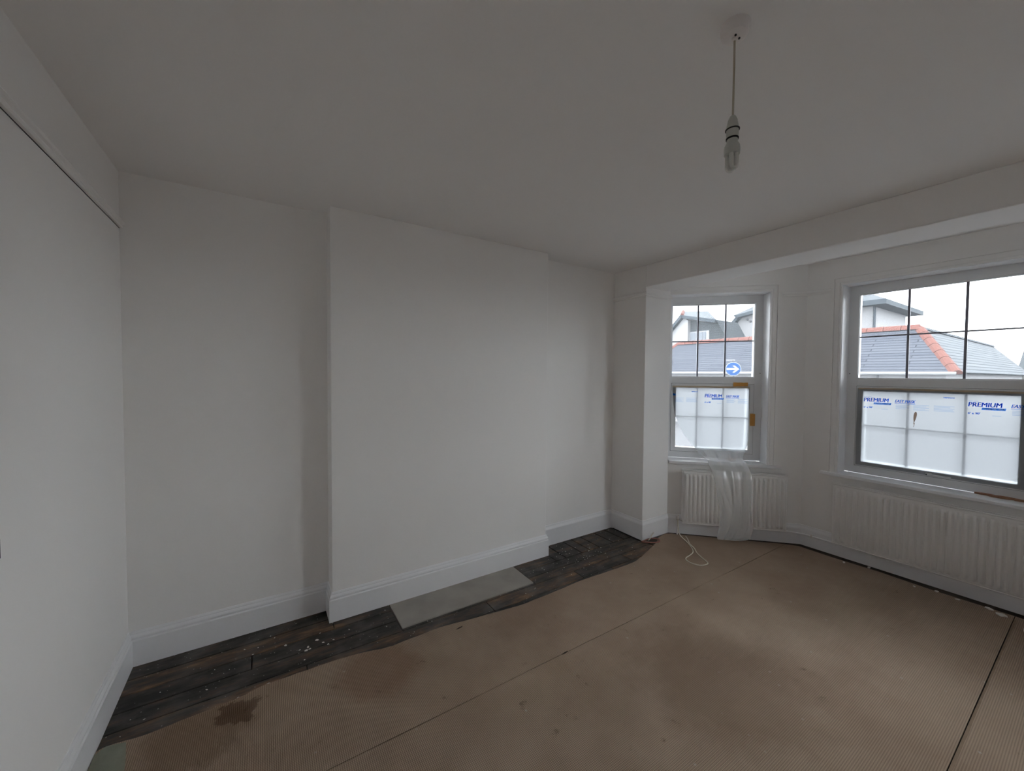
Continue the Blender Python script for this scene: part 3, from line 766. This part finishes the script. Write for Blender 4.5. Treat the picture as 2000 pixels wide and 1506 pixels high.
# ------------------------------------------------------------------ radiators
def radiator(fr, t0, t1, z0, z1, label, valves=(-1, 1)):
    base = empty('radiator', fr((t0 + t1) / 2, 0, 0)); tag(base, label, 'radiator', 'panel radiators in the bay')
    n = round((t1 - t0 - 0.03) / 0.0385); pitch = (t1 - t0 - 0.03) / n
    prof = [(0.0, 0.0), (0.10, 0.0), (0.24, 0.55), (0.34, 0.95), (0.45, 1.0), (0.55, 1.0), (0.66, 0.95), (0.76, 0.55), (0.90, 0.0)]
    ts = [(t0, 0.0)]
    for k in range(n):
        for a, h in prof: ts.append((t0 + 0.015 + (k + a) * pitch, h))
    ts += [(t1 - 0.015, 0.0), (t1, 0.0)]
    zs = [(z0, 0.0), (z0 + 0.022, 0.0), (z0 + 0.034, 0.6), (z0 + 0.048, 1.0), (z1 - 0.060, 1.0), (z1 - 0.046, 0.6), (z1 - 0.034, 0.0), (z1, 0.0)]
    for nm, o0, sgn in (('front_panel', -0.088, -1), ('back_panel', -0.036, 1)):
        vs = []; fs = []; N = len(ts)
        for z, a in zs:
            for t, h in ts: vs.append(fr(t, o0 + sgn * (0.015 * h * a), z))
        for i in range(len(zs) - 1):
            for k in range(N - 1): fs.append((i * N + k, i * N + k + 1, (i + 1) * N + k + 1, (i + 1) * N + k))
        o = MB().add(vs, fs).build(nm, M_RAD, base, smooth='auto')
        so = o.modifiers.new('sheet', 'SOLIDIFY'); so.thickness = 0.003; so.offset = 0
        # rolled seams
        for z in (z1 - 0.004, z0 + 0.004):
            MB().tube([fr(t0, o0, z), fr(t1, o0, z)], 0.0065 if z > 0.4 else 0.005, 8).build('rolled_seam', M_RAD, o, smooth='auto')
    for t in (t0 + 0.006, t1 - 0.006):
        wbox(fr, (t - 0.004, -0.088, z0 + 0.03), (t + 0.004, -0.036, z1 - 0.03)).build('end_joint', M_RAD, base)
    for t in (t0 + 0.15, t1 - 0.15):
        wbox(fr, (t - 0.015, -0.034, z0 + 0.05), (t + 0.015, -0.0005, z1 - 0.04)).build('bracket', M_RAD, base)
    ax = tuple(Vector(fr(1, 0, 0)) - Vector(fr(0, 0, 0)))
    for t, sg in ((t0, -1), (t1, 1)):
        if sg not in valves: continue
        v = MB().lathe([(0, 0), (0.011, 0), (0.011, 0.012), (0.008, 0.014), (0.008, 0.030), (0.012, 0.032), (0.012, 0.046), (0, 0.048)], fr(t, -0.062, z0 + 0.028), tuple(sg * a for a in ax), 14).build('valve', M_CHROME, base, smooth='auto')
        p0 = Vector(fr(t + sg * 0.038, -0.062, z0 + 0.024))
        MB().tube([p0, (p0.x, p0.y, 0.009)], 0.0075, 10).build('pipe', M_RAD, base, smooth='auto')
        MB().lathe([(0, 0), (0.013, 0), (0.014, 0.004), (0.013, 0.028), (0.010, 0.032), (0, 0.033)], (p0.x, p0.y, z0 + 0.030), (0, 0, 1), 14).build('valve_cap', M_PLASTIC, v, smooth='auto')
    return base


radiator(WA, 0.124, 1.025, 0.130, 0.650, 'narrow white ribbed radiator under the narrow window, film trailing across it', (-1,))
radiator(WF, 0.266, 1.330, 0.128, 0.648, 'wide white ribbed radiator under the wide window', (1,))
# heating pipe clipped along the skirting
pts = [WA(1.03, -0.032, 0.118), WA(1.10, -0.032, 0.112), (FX - 0.045, FY0 - 0.020, 0.110), (FX - 0.034, FY0 - 0.10, 0.110), WF(0.5, -0.032, 0.112), WF(1.55, -0.032, 0.112)]
pp = MB().tube(smooth_curve(pts, 6), 0.0075, 10).build('heating_pipe', M_GLOSS, smooth='auto'); tag(pp, 'white painted heating pipe running along the bay skirting', 'pipe')
for t in (0.10, 0.75, 1.45):
    wbox(WF, (t - 0.006, -0.042, 0.100), (t + 0.006, -0.0195, 0.124)).build('pipe_clip', M_PLASTIC, pp)

# ------------------------------------------------------------------ ceiling pendant
PX, PY = 1.789, -2.167
pend = empty('pendant_light', (PX, PY, H)); tag(pend, 'white ceiling rose with short flex, lampholder and unlit folded-tube bulb', 'light')
MB().lathe([(0, 0), (0.039, 0), (0.0395, -0.006), (0.038, -0.022), (0.034, -0.031), (0.026, -0.035), (0.0, -0.036)], (PX, PY, H), (0, 0, 1), 40).build('ceiling_rose', M_PLASTIC, pend, smooth='auto')
gl = MB().lathe([(0.0085, 0.0), (0.0085, -0.006), (0.005, -0.009), (0.0, -0.009)], (PX, PY, H - 0.035), (0, 0, 1), 20).build('cord_grip', M_PLASTIC, pend, smooth='auto')
for k in (-1, 1): MB().lathe([(0, -0.002), (0.003, -0.002), (0.003, 0.002)], (PX + 0.010 * k, PY - 0.008, H - 0.0365), (0, 0, 1), 10).build('screw', M_GASKET, pend)
MB().tube([(PX, PY, H - 0.035), (PX + 0.001, PY, H - 0.12), (PX + 0.0006, PY, H - 0.20), (PX, PY, 2.335)], 0.0030, 8).build('flex', M_CORD, pend, smooth=True)
lh = MB().lathe([(0.0035, 2.342), (0.008, 2.338), (0.0125, 2.328), (0.0155, 2.312), (0.0165, 2.300), (0.0165, 2.283), (0.0150, 2.280), (0.0150, 2.268), (0.0, 2.268)], (PX, PY, 0), (0, 0, 1), 28).build('lampholder', M_PLASTIC2, pend, smooth='auto')
MB().lathe([(0.0163, 2.3015), (0.0195, 2.3008), (0.0195, 2.2985), (0.0163, 2.298)], (PX, PY, 0), (0, 0, 1), 28).build('black_ring', M_BLACK, lh, smooth='auto')
MB().lathe([(0.0148, 2.2765), (0.0170, 2.2755), (0.0170, 2.2715), (0.0148, 2.271)], (PX, PY, 0), (0, 0, 1), 28).build('black_ring', M_BLACK, lh, smooth='auto')
bulb = MB().lathe([(0.0145, 2.268), (0.0150, 2.262), (0.0205, 2.252), (0.0218, 2.240), (0.0210, 2.228), (0.0, 2.2275)], (PX, PY, 0), (0, 0, 1), 28).build('bulb_base', M_PLASTIC2, pend, smooth='auto')
M_TUBE = simple('frosted_tube', (0.66, 0.66, 0.62, 1), 0.2, 0.03, spec=0.6)
for a in (1.06, 1.06 + math.pi):
    ox, oy = 0.0095 * math.cos(a), 0.0095 * math.sin(a); ux, uy = -math.sin(a), math.cos(a); h = 0.0078
    q = [(PX + ox + ux * h, PY + oy + uy * h, 2.229), (PX + ox + ux * h, PY + oy + uy * h, 2.196)]
    for k in range(7):
        an = math.pi * k / 6; q.append((PX + ox + ux * h * math.cos(an), PY + oy + uy * h * math.cos(an), 2.193 - 0.0075 * math.sin(an)))
    q += [(PX + ox - ux * h, PY + oy - uy * h, 2.196), (PX + ox - ux * h, PY + oy - uy * h, 2.229)]
    MB().tube(q, 0.0062, 10).build('bulb_tube', M_TUBE, bulb, smooth='auto')

# ------------------------------------------------------------------ cables on the floor
q = [WA(0.094, -0.062, 0.20), WA(0.088, -0.075, 0.16), WA(0.090, -0.088, 0.08), (4.00, -0.555, 0.03), (3.95, -0.66, 0.014), (3.87, -0.76, 0.013), (3.80, -0.815, 0.013), (3.72, -0.835, 0.013), (3.655, -0.845, 0.013), (3.615, -0.875, 0.013),
     (3.605, -0.93, 0.013), (3.63, -0.985, 0.013), (3.68, -1.005, 0.013), (3.725, -0.995, 0.013), (3.77, -0.915, 0.015), (3.82, -0.84, 0.014), (3.868, -0.785, 0.022), (3.93, -0.70, 0.018), (4.02, -0.62, 0.012), (4.06, -0.575, 0.012)]
tag(MB().tube(smooth_curve(q, 8), 0.0042, 8).build('aerial_cable', M_COAX, smooth=True), 'cream cable looped on the underlay beside the narrow radiator', 'cable')
q = [(3.60, -0.425, 0.010), (3.66, -0.425, 0.012), (3.71, -0.43, 0.014), (3.76, -0.45, 0.014), (3.775, -0.485, 0.013), (3.74, -0.515, 0.012), (3.68, -0.50, 0.010), (3.63, -0.46, 0.010), (3.60, -0.44, 0.010)]
tag(MB().tube(smooth_curve(q, 8), 0.006, 8).build('loose_wire', M_COPPER, smooth=True), 'short reddish wire curled at the foot of the wall pier', 'wire')
q = [(3.66, -0.455, 0.020), (3.70, -0.44, 0.022), (3.74, -0.425, 0.035), (3.78, -0.42, 0.055)]
tag(MB().tube(smooth_curve(q, 6), 0.004, 8).build('cable_end', M_COAX, smooth=True), 'short cream cable end poking up beside the reddish wire', 'cable')
q = [(3.618, -0.05, 0.006), (3.612, -0.18, 0.008), (3.615, -0.30, 0.006), (3.61, -0.40, 0.008)]
tag(MB().tube(smooth_curve(q, 6), 0.005, 8).build('floor_cable', M_BLACK, smooth=True), 'dark cable tucked along the skirting in the alcove corner', 'cable')

# ------------------------------------------------------------------ debris
def chip(x, y, z, s, name, mat, flat=0.45, stretch=1.6, rot=None):
    bm = bmesh.new(); bmesh.ops.create_icosphere(bm, subdivisions=1, radius=1)
    for v in bm.verts: v.co *= random.uniform(0.7, 1.25)
    a = random.uniform(0, 6.28) if rot is None else rot
    lo = min(v.co.z for v in bm.verts)
    for v in bm.verts:
        q = Vector((v.co.x * s * stretch, v.co.y * s, (v.co.z - lo) * s * flat)); v.co = Vector((x + q.x * math.cos(a) - q.y * math.sin(a), y + q.x * math.sin(a) + q.y * math.cos(a), z + q.z))
    me = bpy.data.meshes.new(name); bm.to_mesh(me); bm.free(); me.materials.append(mat)
    o = bpy.data.objects.new(name, me); C.objects.link(o); return o


for x, y, s in ((4.717, -1.597, 0.010), (4.795, -1.737, 0.012), (4.698, -2.02, 0.008), (4.745, -2.13, 0.012), (4.717, -2.234, 0.010), (4.730, -2.376, 0.017), (4.690, -2.432, 0.019)):
    k = len([q for q in bpy.data.objects if q.name.startswith('plaster_chip')])
    tag(chip(x, y, 0.0 if x > 4.745 else 0.008, s, 'plaster_chip', M_PLASTER), ('first', 'second', 'third', 'fourth', 'fifth', 'sixth', 'seventh and largest')[k] + ' plaster chip from the bay corner, on the floor under the wide radiator', 'plaster chip', 'plaster chips under the wide radiator')
# wood splinters on the sills
random.seed(11)
for i, (t, off, ln, w, a) in enumerate(((1.075, 0.125, 0.075, 0.010, 0.15), (1.125, 0.105, 0.065, 0.012, -0.35), (1.165, 0.100, 0.060, 0.010, 0.1), (1.205, 0.118, 0.070, 0.012, -0.15), (1.245, 0.105, 0.055, 0.010, 0.3))):
    mb = MB(); ca, sa = math.cos(a), math.sin(a)
    pl = [(-ln, -w * 0.2), (-ln * 0.5, -w), (ln * 0.6, -w * 0.8), (ln, -w * 0.1), (ln * 0.7, w * 0.7), (-ln * 0.3, w), (-ln * 0.8, w * 0.4)]
    pl = [(t + x * 0.6 * ca - y * sa, off + x * 0.6 * sa + y * ca) for x, y in pl]
    mb.extr([WF(p, q_, SILL_Z + 0.001) for p, q_ in pl], (0, 0, random.uniform(0.008, 0.018)))
    tag(mb.build('wood_splinter', M_WOOD), ('first', 'second', 'third', 'fourth', 'fifth')[i] + ' reddish-brown rotten wood splinter along sill of the wide window, from the handle', 'wood splinter', 'splinters on the wide sill')
mb = MB().extr([WA(t, o_, SILL_Z + 0.001) for t, o_ in ((0.575, 0.147), (0.64, 0.147), (0.655, 0.130), (0.60, 0.118), (0.57, 0.132))], (0, 0, 0.014))
tag(mb.build('wood_splinter', M_WOOD), 'brown rotten wood splinter on sill of the narrow window', 'wood splinter')
# crumbs of plaster on the bare boards, more than anyone would count
random.seed(5)
mb = MB()
spots = []
for _ in range(90):
    x = random.uniform(0.05, 3.6); y = random.uniform(-0.55, -0.03)
    if X1 - 0.03 < x < X2 + 0.03 and y > -0.19: continue
    if 1.3 < x < 2.35 and y > -0.47: continue
    spots.append((x, y, random.uniform(0.0015, 0.0045)))
for _ in range(9): spots.append((random.gauss(0.86, 0.08), random.gauss(-0.34, 0.05), random.uniform(0.003, 0.008)))
for _ in range(40): spots.append((random.gauss(2.95, 0.2), random.gauss(-0.34, 0.09), random.uniform(0.002, 0.005)))
for x, y, s in spots:
    a = random.uniform(0, 6.28); st = random.uniform(1, 2)
    vs = []
    for k in range(5):
        an = 2 * math.pi * k / 5; px, py = s * st * math.cos(an), s * math.sin(an)
        vs.append((x + px * math.cos(a) - py * math.sin(a), y + px * math.sin(a) + py * math.cos(a), 0.0))
    vs.append((x, y, s * 0.8)); mb.add(vs, [(0, 1, 5), (1, 2, 5), (2, 3, 5), (3, 4, 5), (4, 0, 5), (4, 3, 2, 1, 0)])
tag(mb.build('plaster_crumbs', M_PLASTER), 'tiny white plaster crumbs scattered over the bare dark boards', 'crumbs', kind='stuff')
for x, y, a in ((1.62, -0.655, 0.15), (2.03, -1.166, 0.03)):
    o = MB().extr([(x + dx * math.cos(a) - dy * math.sin(a), y + dx * math.sin(a) + dy * math.cos(a), 0.0082) for dx, dy in ((-0.022, 0), (-0.01, -0.003), (0.02, -0.002), (0.024, 0.002), (0.0, 0.003))], (0, 0, 0.003)).build('dark_scrap', M_DUST)
    tag(o, 'small dark scrap on the underlay near the hearth' if x < 1.9 else 'small dark scrap lying on the underlay seam', 'scrap')
random.seed(21)
for x, y, s in ((2.05, -0.80, 0.010), (2.02, -0.83, 0.006), (2.75, -0.80, 0.008), (3.02, -1.00, 0.008)):
    pass
# roll on the floor at the edge of the frame
ro = empty('tape_roll', (4.46, -2.585, 0.008)); tag(ro, 'white roll lying on the underlay near the wide radiator', 'roll')
ax = Vector((-0.75, -0.25, 0.35)).normalized()
MB().lathe([(0.030, 0), (0.046, 0), (0.046, 0.045), (0.030, 0.045), (0.030, 0)], Vector((4.46, -2.585, 0.060)) - ax * 0.02, ax, 32).build('tape_winding', M_PLASTIC, ro, smooth='auto')
MB().lathe([(0.026, 0.003), (0.030, 0.003), (0.030, 0.042), (0.026, 0.042), (0.026, 0.003)], Vector((4.46, -2.585, 0.060)) - ax * 0.02, ax, 32).build('core', M_CORD, ro, smooth='auto')
# switch on the left wall, only its edge in frame
sw = empty('wall_switch', (0, -1.195, 1.09)); tag(sw, 'small dark wall switch on the left wall at the picture edge', 'switch')
MB().box((0.0005, -1.258, 1.062), (0.009, -1.1765, 1.118)).build('switch_plate', M_GASKET, sw, bevel=0.002)
MB().box((0.009, -1.23, 1.075), (0.013, -1.20, 1.107)).build('rocker', M_PLASTIC, sw, bevel=0.001)

# ------------------------------------------------------------------ outside
GZ = -0.75
struct(MB().box((5.25, -120, GZ - 0.1), (160, 140, GZ)).build('ground', M_GRID), 'grey road and pavement outside the windows', 'road')


def slope(pts, u_dir, mat, name, parent, thick=0.06):
    """flat roof slope with uv in metres: u along the eaves, v up the slope"""
    P = [Vector(p) for p in pts]; u = Vector(u_dir).normalized(); nrm = (P[1] - P[0]).cross(P[2] - P[0]).normalized()
    if nrm.z < 0: nrm = -nrm
    v = nrm.cross(u)
    n = len(P); mb = MB(); vs = P + [p - nrm * thick for p in P]
    f0 = tuple(range(n))
    if (P[1] - P[0]).cross(P[2] - P[1]).z < 0: f0 = f0[::-1]
    mb.add(vs, [f0, tuple(n + i for i in f0[::-1])] + [(i, (i + 1) % n, n + (i + 1) % n, n + i) for i in range(n)])
    mb.uv = [((q - P[0]).dot(u), (q - P[0]).dot(v)) for q in vs]
    return mb.build(name, mat, parent)


def ridge_tiles(a, b, n, name, mat, parent, w=0.13, rise=0.10):
    """half-round tiles laid end to end, each its own piece"""
    a, b = Vector(a), Vector(b); d = (b - a); ln = d.length / n; d.normalize(); side = d.cross(Vector((0, 0, 1))).normalized(); up = side.cross(d)
    prof = [(-w, -0.06), (-w * 0.72, 0.02), (-w * 0.36, rise * 0.8), (0, rise), (w * 0.36, rise * 0.8), (w * 0.72, 0.02), (w, -0.06)]
    me = None
    for k in range(n):
        if me is None:
            mb = MB(); m = len(prof)
            vs = [side * p + up * q for p, q in prof] + [side * p * 0.93 + up * (q * 0.93) + d * (ln - 0.012) for p, q in prof]
            mb.add(vs, [(i, i + 1, m + i + 1, m + i) for i in range(m - 1)] + [tuple(range(m)), tuple(range(m, 2 * m))])
            o = mb.build(name, mat, None); me = o.data
        else:
            o = bpy.data.objects.new(name, me); C.objects.link(o)
        o.location = a + d * ln * k
        o.parent = parent; o.matrix_parent_inverse = parent.matrix_world.inverted()


# long low building across the road
nb = empty('slate_roof_building', (19.7, 5, GZ)); tag(nb, 'low white building across the road with slate roof and orange ridge tiles', 'building')
EZ, RZ, EX = 1.72, 3.28, 17.83
MB().prism([(18.1, 0.05), (35.2, 0.05), (35.2, 1.9), (21.3, 1.9), (21.3, 11.0), (18.1, 11.0)], GZ, EZ + 0.02).build('wall', M_RENDERW, nb)
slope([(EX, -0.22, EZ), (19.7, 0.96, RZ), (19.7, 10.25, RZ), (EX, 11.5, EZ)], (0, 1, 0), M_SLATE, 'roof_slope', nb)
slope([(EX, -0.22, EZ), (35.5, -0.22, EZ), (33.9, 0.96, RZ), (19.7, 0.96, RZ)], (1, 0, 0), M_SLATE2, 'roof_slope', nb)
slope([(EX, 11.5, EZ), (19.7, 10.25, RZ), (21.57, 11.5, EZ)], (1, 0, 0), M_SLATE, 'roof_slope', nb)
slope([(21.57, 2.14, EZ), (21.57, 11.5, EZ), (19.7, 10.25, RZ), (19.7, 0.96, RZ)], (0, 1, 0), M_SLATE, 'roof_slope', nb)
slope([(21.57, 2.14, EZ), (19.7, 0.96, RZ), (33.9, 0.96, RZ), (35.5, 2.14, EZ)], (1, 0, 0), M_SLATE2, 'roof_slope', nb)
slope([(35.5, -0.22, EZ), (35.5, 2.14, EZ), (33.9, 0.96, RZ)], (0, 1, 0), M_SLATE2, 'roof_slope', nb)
ridge_tiles((19.7, 0.96, RZ), (19.7, 10.25, RZ), 20, 'ridge_tile', M_TERRA, nb, 0.15, 0.12)
ridge_tiles((EX, -0.22, EZ), (19.7, 0.96, RZ), 7, 'hip_tile', M_TERRA, nb, 0.15, 0.08)
ridge_tiles((EX, 11.5, EZ), (19.7, 10.25, RZ), 7, 'hip_tile', M_TERRA, nb, 0.12, 0.08)
ridge_tiles((19.9, 0.96, RZ), (33.9, 0.96, RZ), 28, 'ridge_tile', M_BARGE, nb, 0.10, 0.05)
MB().tube([(EX - 0.05, -0.2, EZ - 0.03), (EX - 0.05, 11.5, EZ - 0.03)], 0.05, 8).build('gutter', M_SIGNW, nb, smooth=True)
for y in (0.9, 1.6):
    MB().tube([(18.04, y, GZ), (18.04, y, EZ - 0.05)], 0.025, 6).build('downpipe', M_STEEL, nb)

# orange ridged building further along
fb = empty('far_slate_building', (38, -3, GZ)); tag(fb, 'far slate roofed building at the edge of the wide window', 'building')
MB().box((37.5, -7, GZ), (42, 0.4, 2.0)).build('wall', M_STONE, fb)
slope([(36.9, 0.4, 1.9), (39.5, 0.4, 3.2), (39.5, -7, 3.2), (36.9, -7, 1.9)], (0, 1, 0), M_SLATE3, 'roof_slope', fb)
slope([(42.1, 0.4, 1.9), (42.1, -7, 1.9), (39.5, -7, 3.2), (39.5, 0.4, 3.2)], (0, 1, 0), M_SLATE3, 'roof_slope', fb)
ridge_tiles((39.5, -7, 3.2), (39.5, 0.4, 3.2), 16, 'ridge_tile', M_TERRA, fb, 0.15, 0.12)

# white house with wide eaves behind the roof
hb = empty('white_hipped_house', (36, 8, GZ)); tag(hb, 'white house with wide dark eaves and downpipe seen through wide window', 'building')
MB().box((32.9, 5.65, GZ), (39.7, 10.6, 6.05)).build('wall', M_RENDERW, hb)
e0, e1x, f0, f1 = 32.15, 40.45, 4.9, 11.35; zz = 6.0
ev = MB().box((e0, f0, zz - 0.02), (e1x, f1, zz + 0.28)); ev.build('eaves', M_BARGE, hb)
slope([(e0, f0, zz + 0.28), (e1x, f0, zz + 0.28), (37.2, 8.1, 8.0), (35.4, 8.1, 8.0)], (1, 0, 0), M_SLATE2, 'roof_slope', hb)
slope([(e0, f0, zz + 0.28), (35.4, 8.1, 8.0), (e0, f1, zz + 0.28)], (0, 1, 0), M_SLATE2, 'roof_slope', hb)
slope([(e1x, f0, zz + 0.28), (e1x, f1, zz + 0.28), (37.2, 8.1, 8.0)], (0, 1, 0), M_SLATE2, 'roof_slope', hb)
slope([(e0, f1, zz + 0.28), (35.4, 8.1, 8.0), (37.2, 8.1, 8.0), (e1x, f1, zz + 0.28)], (1, 0, 0), M_SLATE2, 'roof_slope', hb)
MB().tube([(32.86, 5.6, zz - 0.05), (32.84, 5.58, 5.6), (32.84, 5.58, GZ)], 0.07, 8).build('downpipe', M_BARGE, hb)
MB().box((35.8, 6.4, 7.0), (36.8, 7.3, 9.0)).build('chimney', M_RENDERW, hb, bevel=0.03)

# house with a white gable and slate-hung side, left in the narrow window
S = (25 - 0.611) / (28 - 0.611)
def LP(y, z, x=25.0): return (x, -2.807 + (y + 2.807) * S, 1.574 + (z - 1.574) * S)
hl = empty('slate_hung_house', (26, 12.5, GZ)); tag(hl, 'house with white gable and grey slate-hung wall in narrow window', 'building')
MB().extr([LP(15.1, GZ), LP(15.1, 5.75), LP(15.49, 6.05), LP(16.44, 5.1), LP(18.2, 3.2), LP(18.2, GZ)], (2.5, 0, 0)).build('gable_wall', M_RENDERW, hl)
mb = MB(); mb.extr([LP(15.1, 3.0, 25.3), LP(15.1, 5.75, 25.3), LP(12.95, 5.45, 25.3), LP(12.1, 4.0, 25.3), LP(11.9, 3.0, 25.3)], (1.6, 0, 0)); mb.uv = [(v[1], v[2]) for v in mb.v]
mb.build('slate_hung_wall', M_SLATE3, hl)
MB().extr([LP(15.55, 6.22, 24.7), LP(15.45, 5.98, 24.7), LP(16.5, 4.92, 24.7), LP(18.4, 2.9, 24.7), LP(18.5, 3.15, 24.7), LP(16.6, 5.15, 24.7)], (0.5, 0, 0)).build('bargeboard', M_BARGE, hl)
MB().extr([LP(15.55, 6.2, 24.8), LP(15.5, 5.95, 24.8), LP(12.9, 5.35, 24.8), LP(12.85, 5.58, 24.8)], (0.4, 0, 0)).build('bargeboard', M_BARGE, hl)
slope([LP(15.55, 6.2, 24.9), LP(12.85, 5.56, 24.9), LP(15.2, 6.75, 27.5), LP(17.4, 7.0, 27.5)], (0, 1, 0), M_SLATE2, 'roof_slope', hl)
slope([LP(15.55, 6.2, 24.9), LP(17.4, 7.0, 27.5), LP(19.5, 4.4, 27.5), LP(18.4, 3.05, 24.9)], (0, 1, 0), M_SLATE2, 'roof_slope', hl)
slope([LP(12.85, 5.56, 24.95), LP(12.0, 4.1, 24.95), LP(11.6, 3.2, 24.95), LP(11.6, 3.2, 27.5), LP(12.85, 5.56, 27.5)], (1, 0, 0), M_SLATE3, 'roof_slope', hl)
wf = MB().box((25.2, LP(13.55, 0)[1], LP(0, 3.9)[2]), (25.32, LP(15.1, 0)[1], LP(0, 4.88)[2])).build('window', M_SIGNW, hl)
for ya, yb_ in ((14.62, 15.02), (14.05, 14.54), (13.78, 14.0)):
    MB().box((25.17, LP(ya, 0)[1], LP(0, 4.16)[2]), (25.21, LP(yb_, 0)[1], LP(0, 4.80)[2])).build('pane', M_DARKGLASS, wf)
ridge_tiles(LP(15.55, 6.25, 24.9), LP(17.4, 7.05, 27.5), 6, 'ridge_tile', M_TERRA, hl, 0.14, 0.1)

# white gable on the other side of the gap
hr = empty('white_gable_house', (31, 11, GZ)); tag(hr, 'white gabled house beside the gap in narrow window', 'building')
MB().extr([(30, 13.05, GZ), (30, 13.05, 4.75), (30, 12.2, 5.75), (30, 11.0, 6.05), (30, 8.9, 6.05), (30, 8.9, GZ)], (1.9, 0, 0)).build('gable_wall', M_RENDERW, hr)
MB().extr([(29.6, 13.5, 4.55), (29.6, 12.3, 5.98), (29.6, 12.15, 5.80), (29.6, 13.35, 4.40)], (2.4, 0, 0)).build('bargeboard', M_BARGE, hr)
MB().extr([(29.5, 12.5, 5.92), (29.5, 11.0, 6.18), (29.5, 8.7, 6.18), (29.5, 8.7, 5.95), (29.5, 11.0, 5.95), (29.5, 12.3, 5.75)], (2.5, 0, 0)).build('eaves', M_BARGE, hr)
slope([(29.5, 12.5, 5.95), (29.5, 8.7, 6.2), (30.9, 8.7, 7.2), (30.9, 10.2, 7.2)], (0, 1, 0), M_SLATE2, 'roof_slope', hr)
slope([(32.0, 12.5, 5.95), (30.9, 10.2, 7.2), (30.9, 8.7, 7.2), (32.0, 8.7, 6.2)], (0, 1, 0), M_SLATE2, 'roof_slope', hr)
for y in (11.55, 11.75): MB().lathe([(0, 0), (0.09, 0), (0.07, 0.1), (0, 0.1)], (29.99, y, 5.45 + (y - 11.55) * 0.8), (-1, 0, 0), 12).build('vent', M_STEEL, hr)

# turn-right sign by the road
sc = Vector((15.88, 5.24, 1.83)); sn = Vector((-0.86, -0.5, 0)).normalized(); ss = Vector((0.5, -0.86, 0)).normalized()   # faces the bay; ss points right
sg = empty('road_sign', (sc.x, sc.y, GZ)); tag(sg, 'round blue road sign with white arrow pointing right', 'road sign')
MB().lathe([(0, 0), (0.265, 0), (0.265, 0.012), (0.250, 0.014), (0, 0.014)], sc, sn, 48).build('sign_rim', M_SIGNW, sg, smooth='auto')
pl = MB().lathe([(0, 0), (0.245, 0), (0.245, 0.006), (0, 0.006)], sc + sn * 0.0135, sn, 48).build('sign_plate', M_SIGNB, sg, smooth='auto')
arrow = [(-0.225, -0.042), (0.06, -0.042), (-0.035, -0.135), (0.055, -0.135), (0.205, 0.0), (0.055, 0.135), (-0.035, 0.135), (0.06, 0.042), (-0.225, 0.042)]
MB().extr([sc + sn * 0.0185 + ss * a + Vector((0, 0, b)) for a, b in arrow], sn * 0.004).build('arrow', M_SIGNW, pl)
MB().tube([sc - sn * 0.045 + Vector((0, 0, 0.34)), sc - sn * 0.045 + Vector((0, 0, GZ - 1.83))], 0.038, 12).build('post', M_STEEL, sg, smooth='auto')
MB().tube([sc + Vector((0, 0, 0.335)) - ss * 0.25, sc + Vector((0, 0, 0.335)) + ss * 0.06], 0.018, 8).build('lamp_bracket', M_SIGNW, sg, smooth='auto')
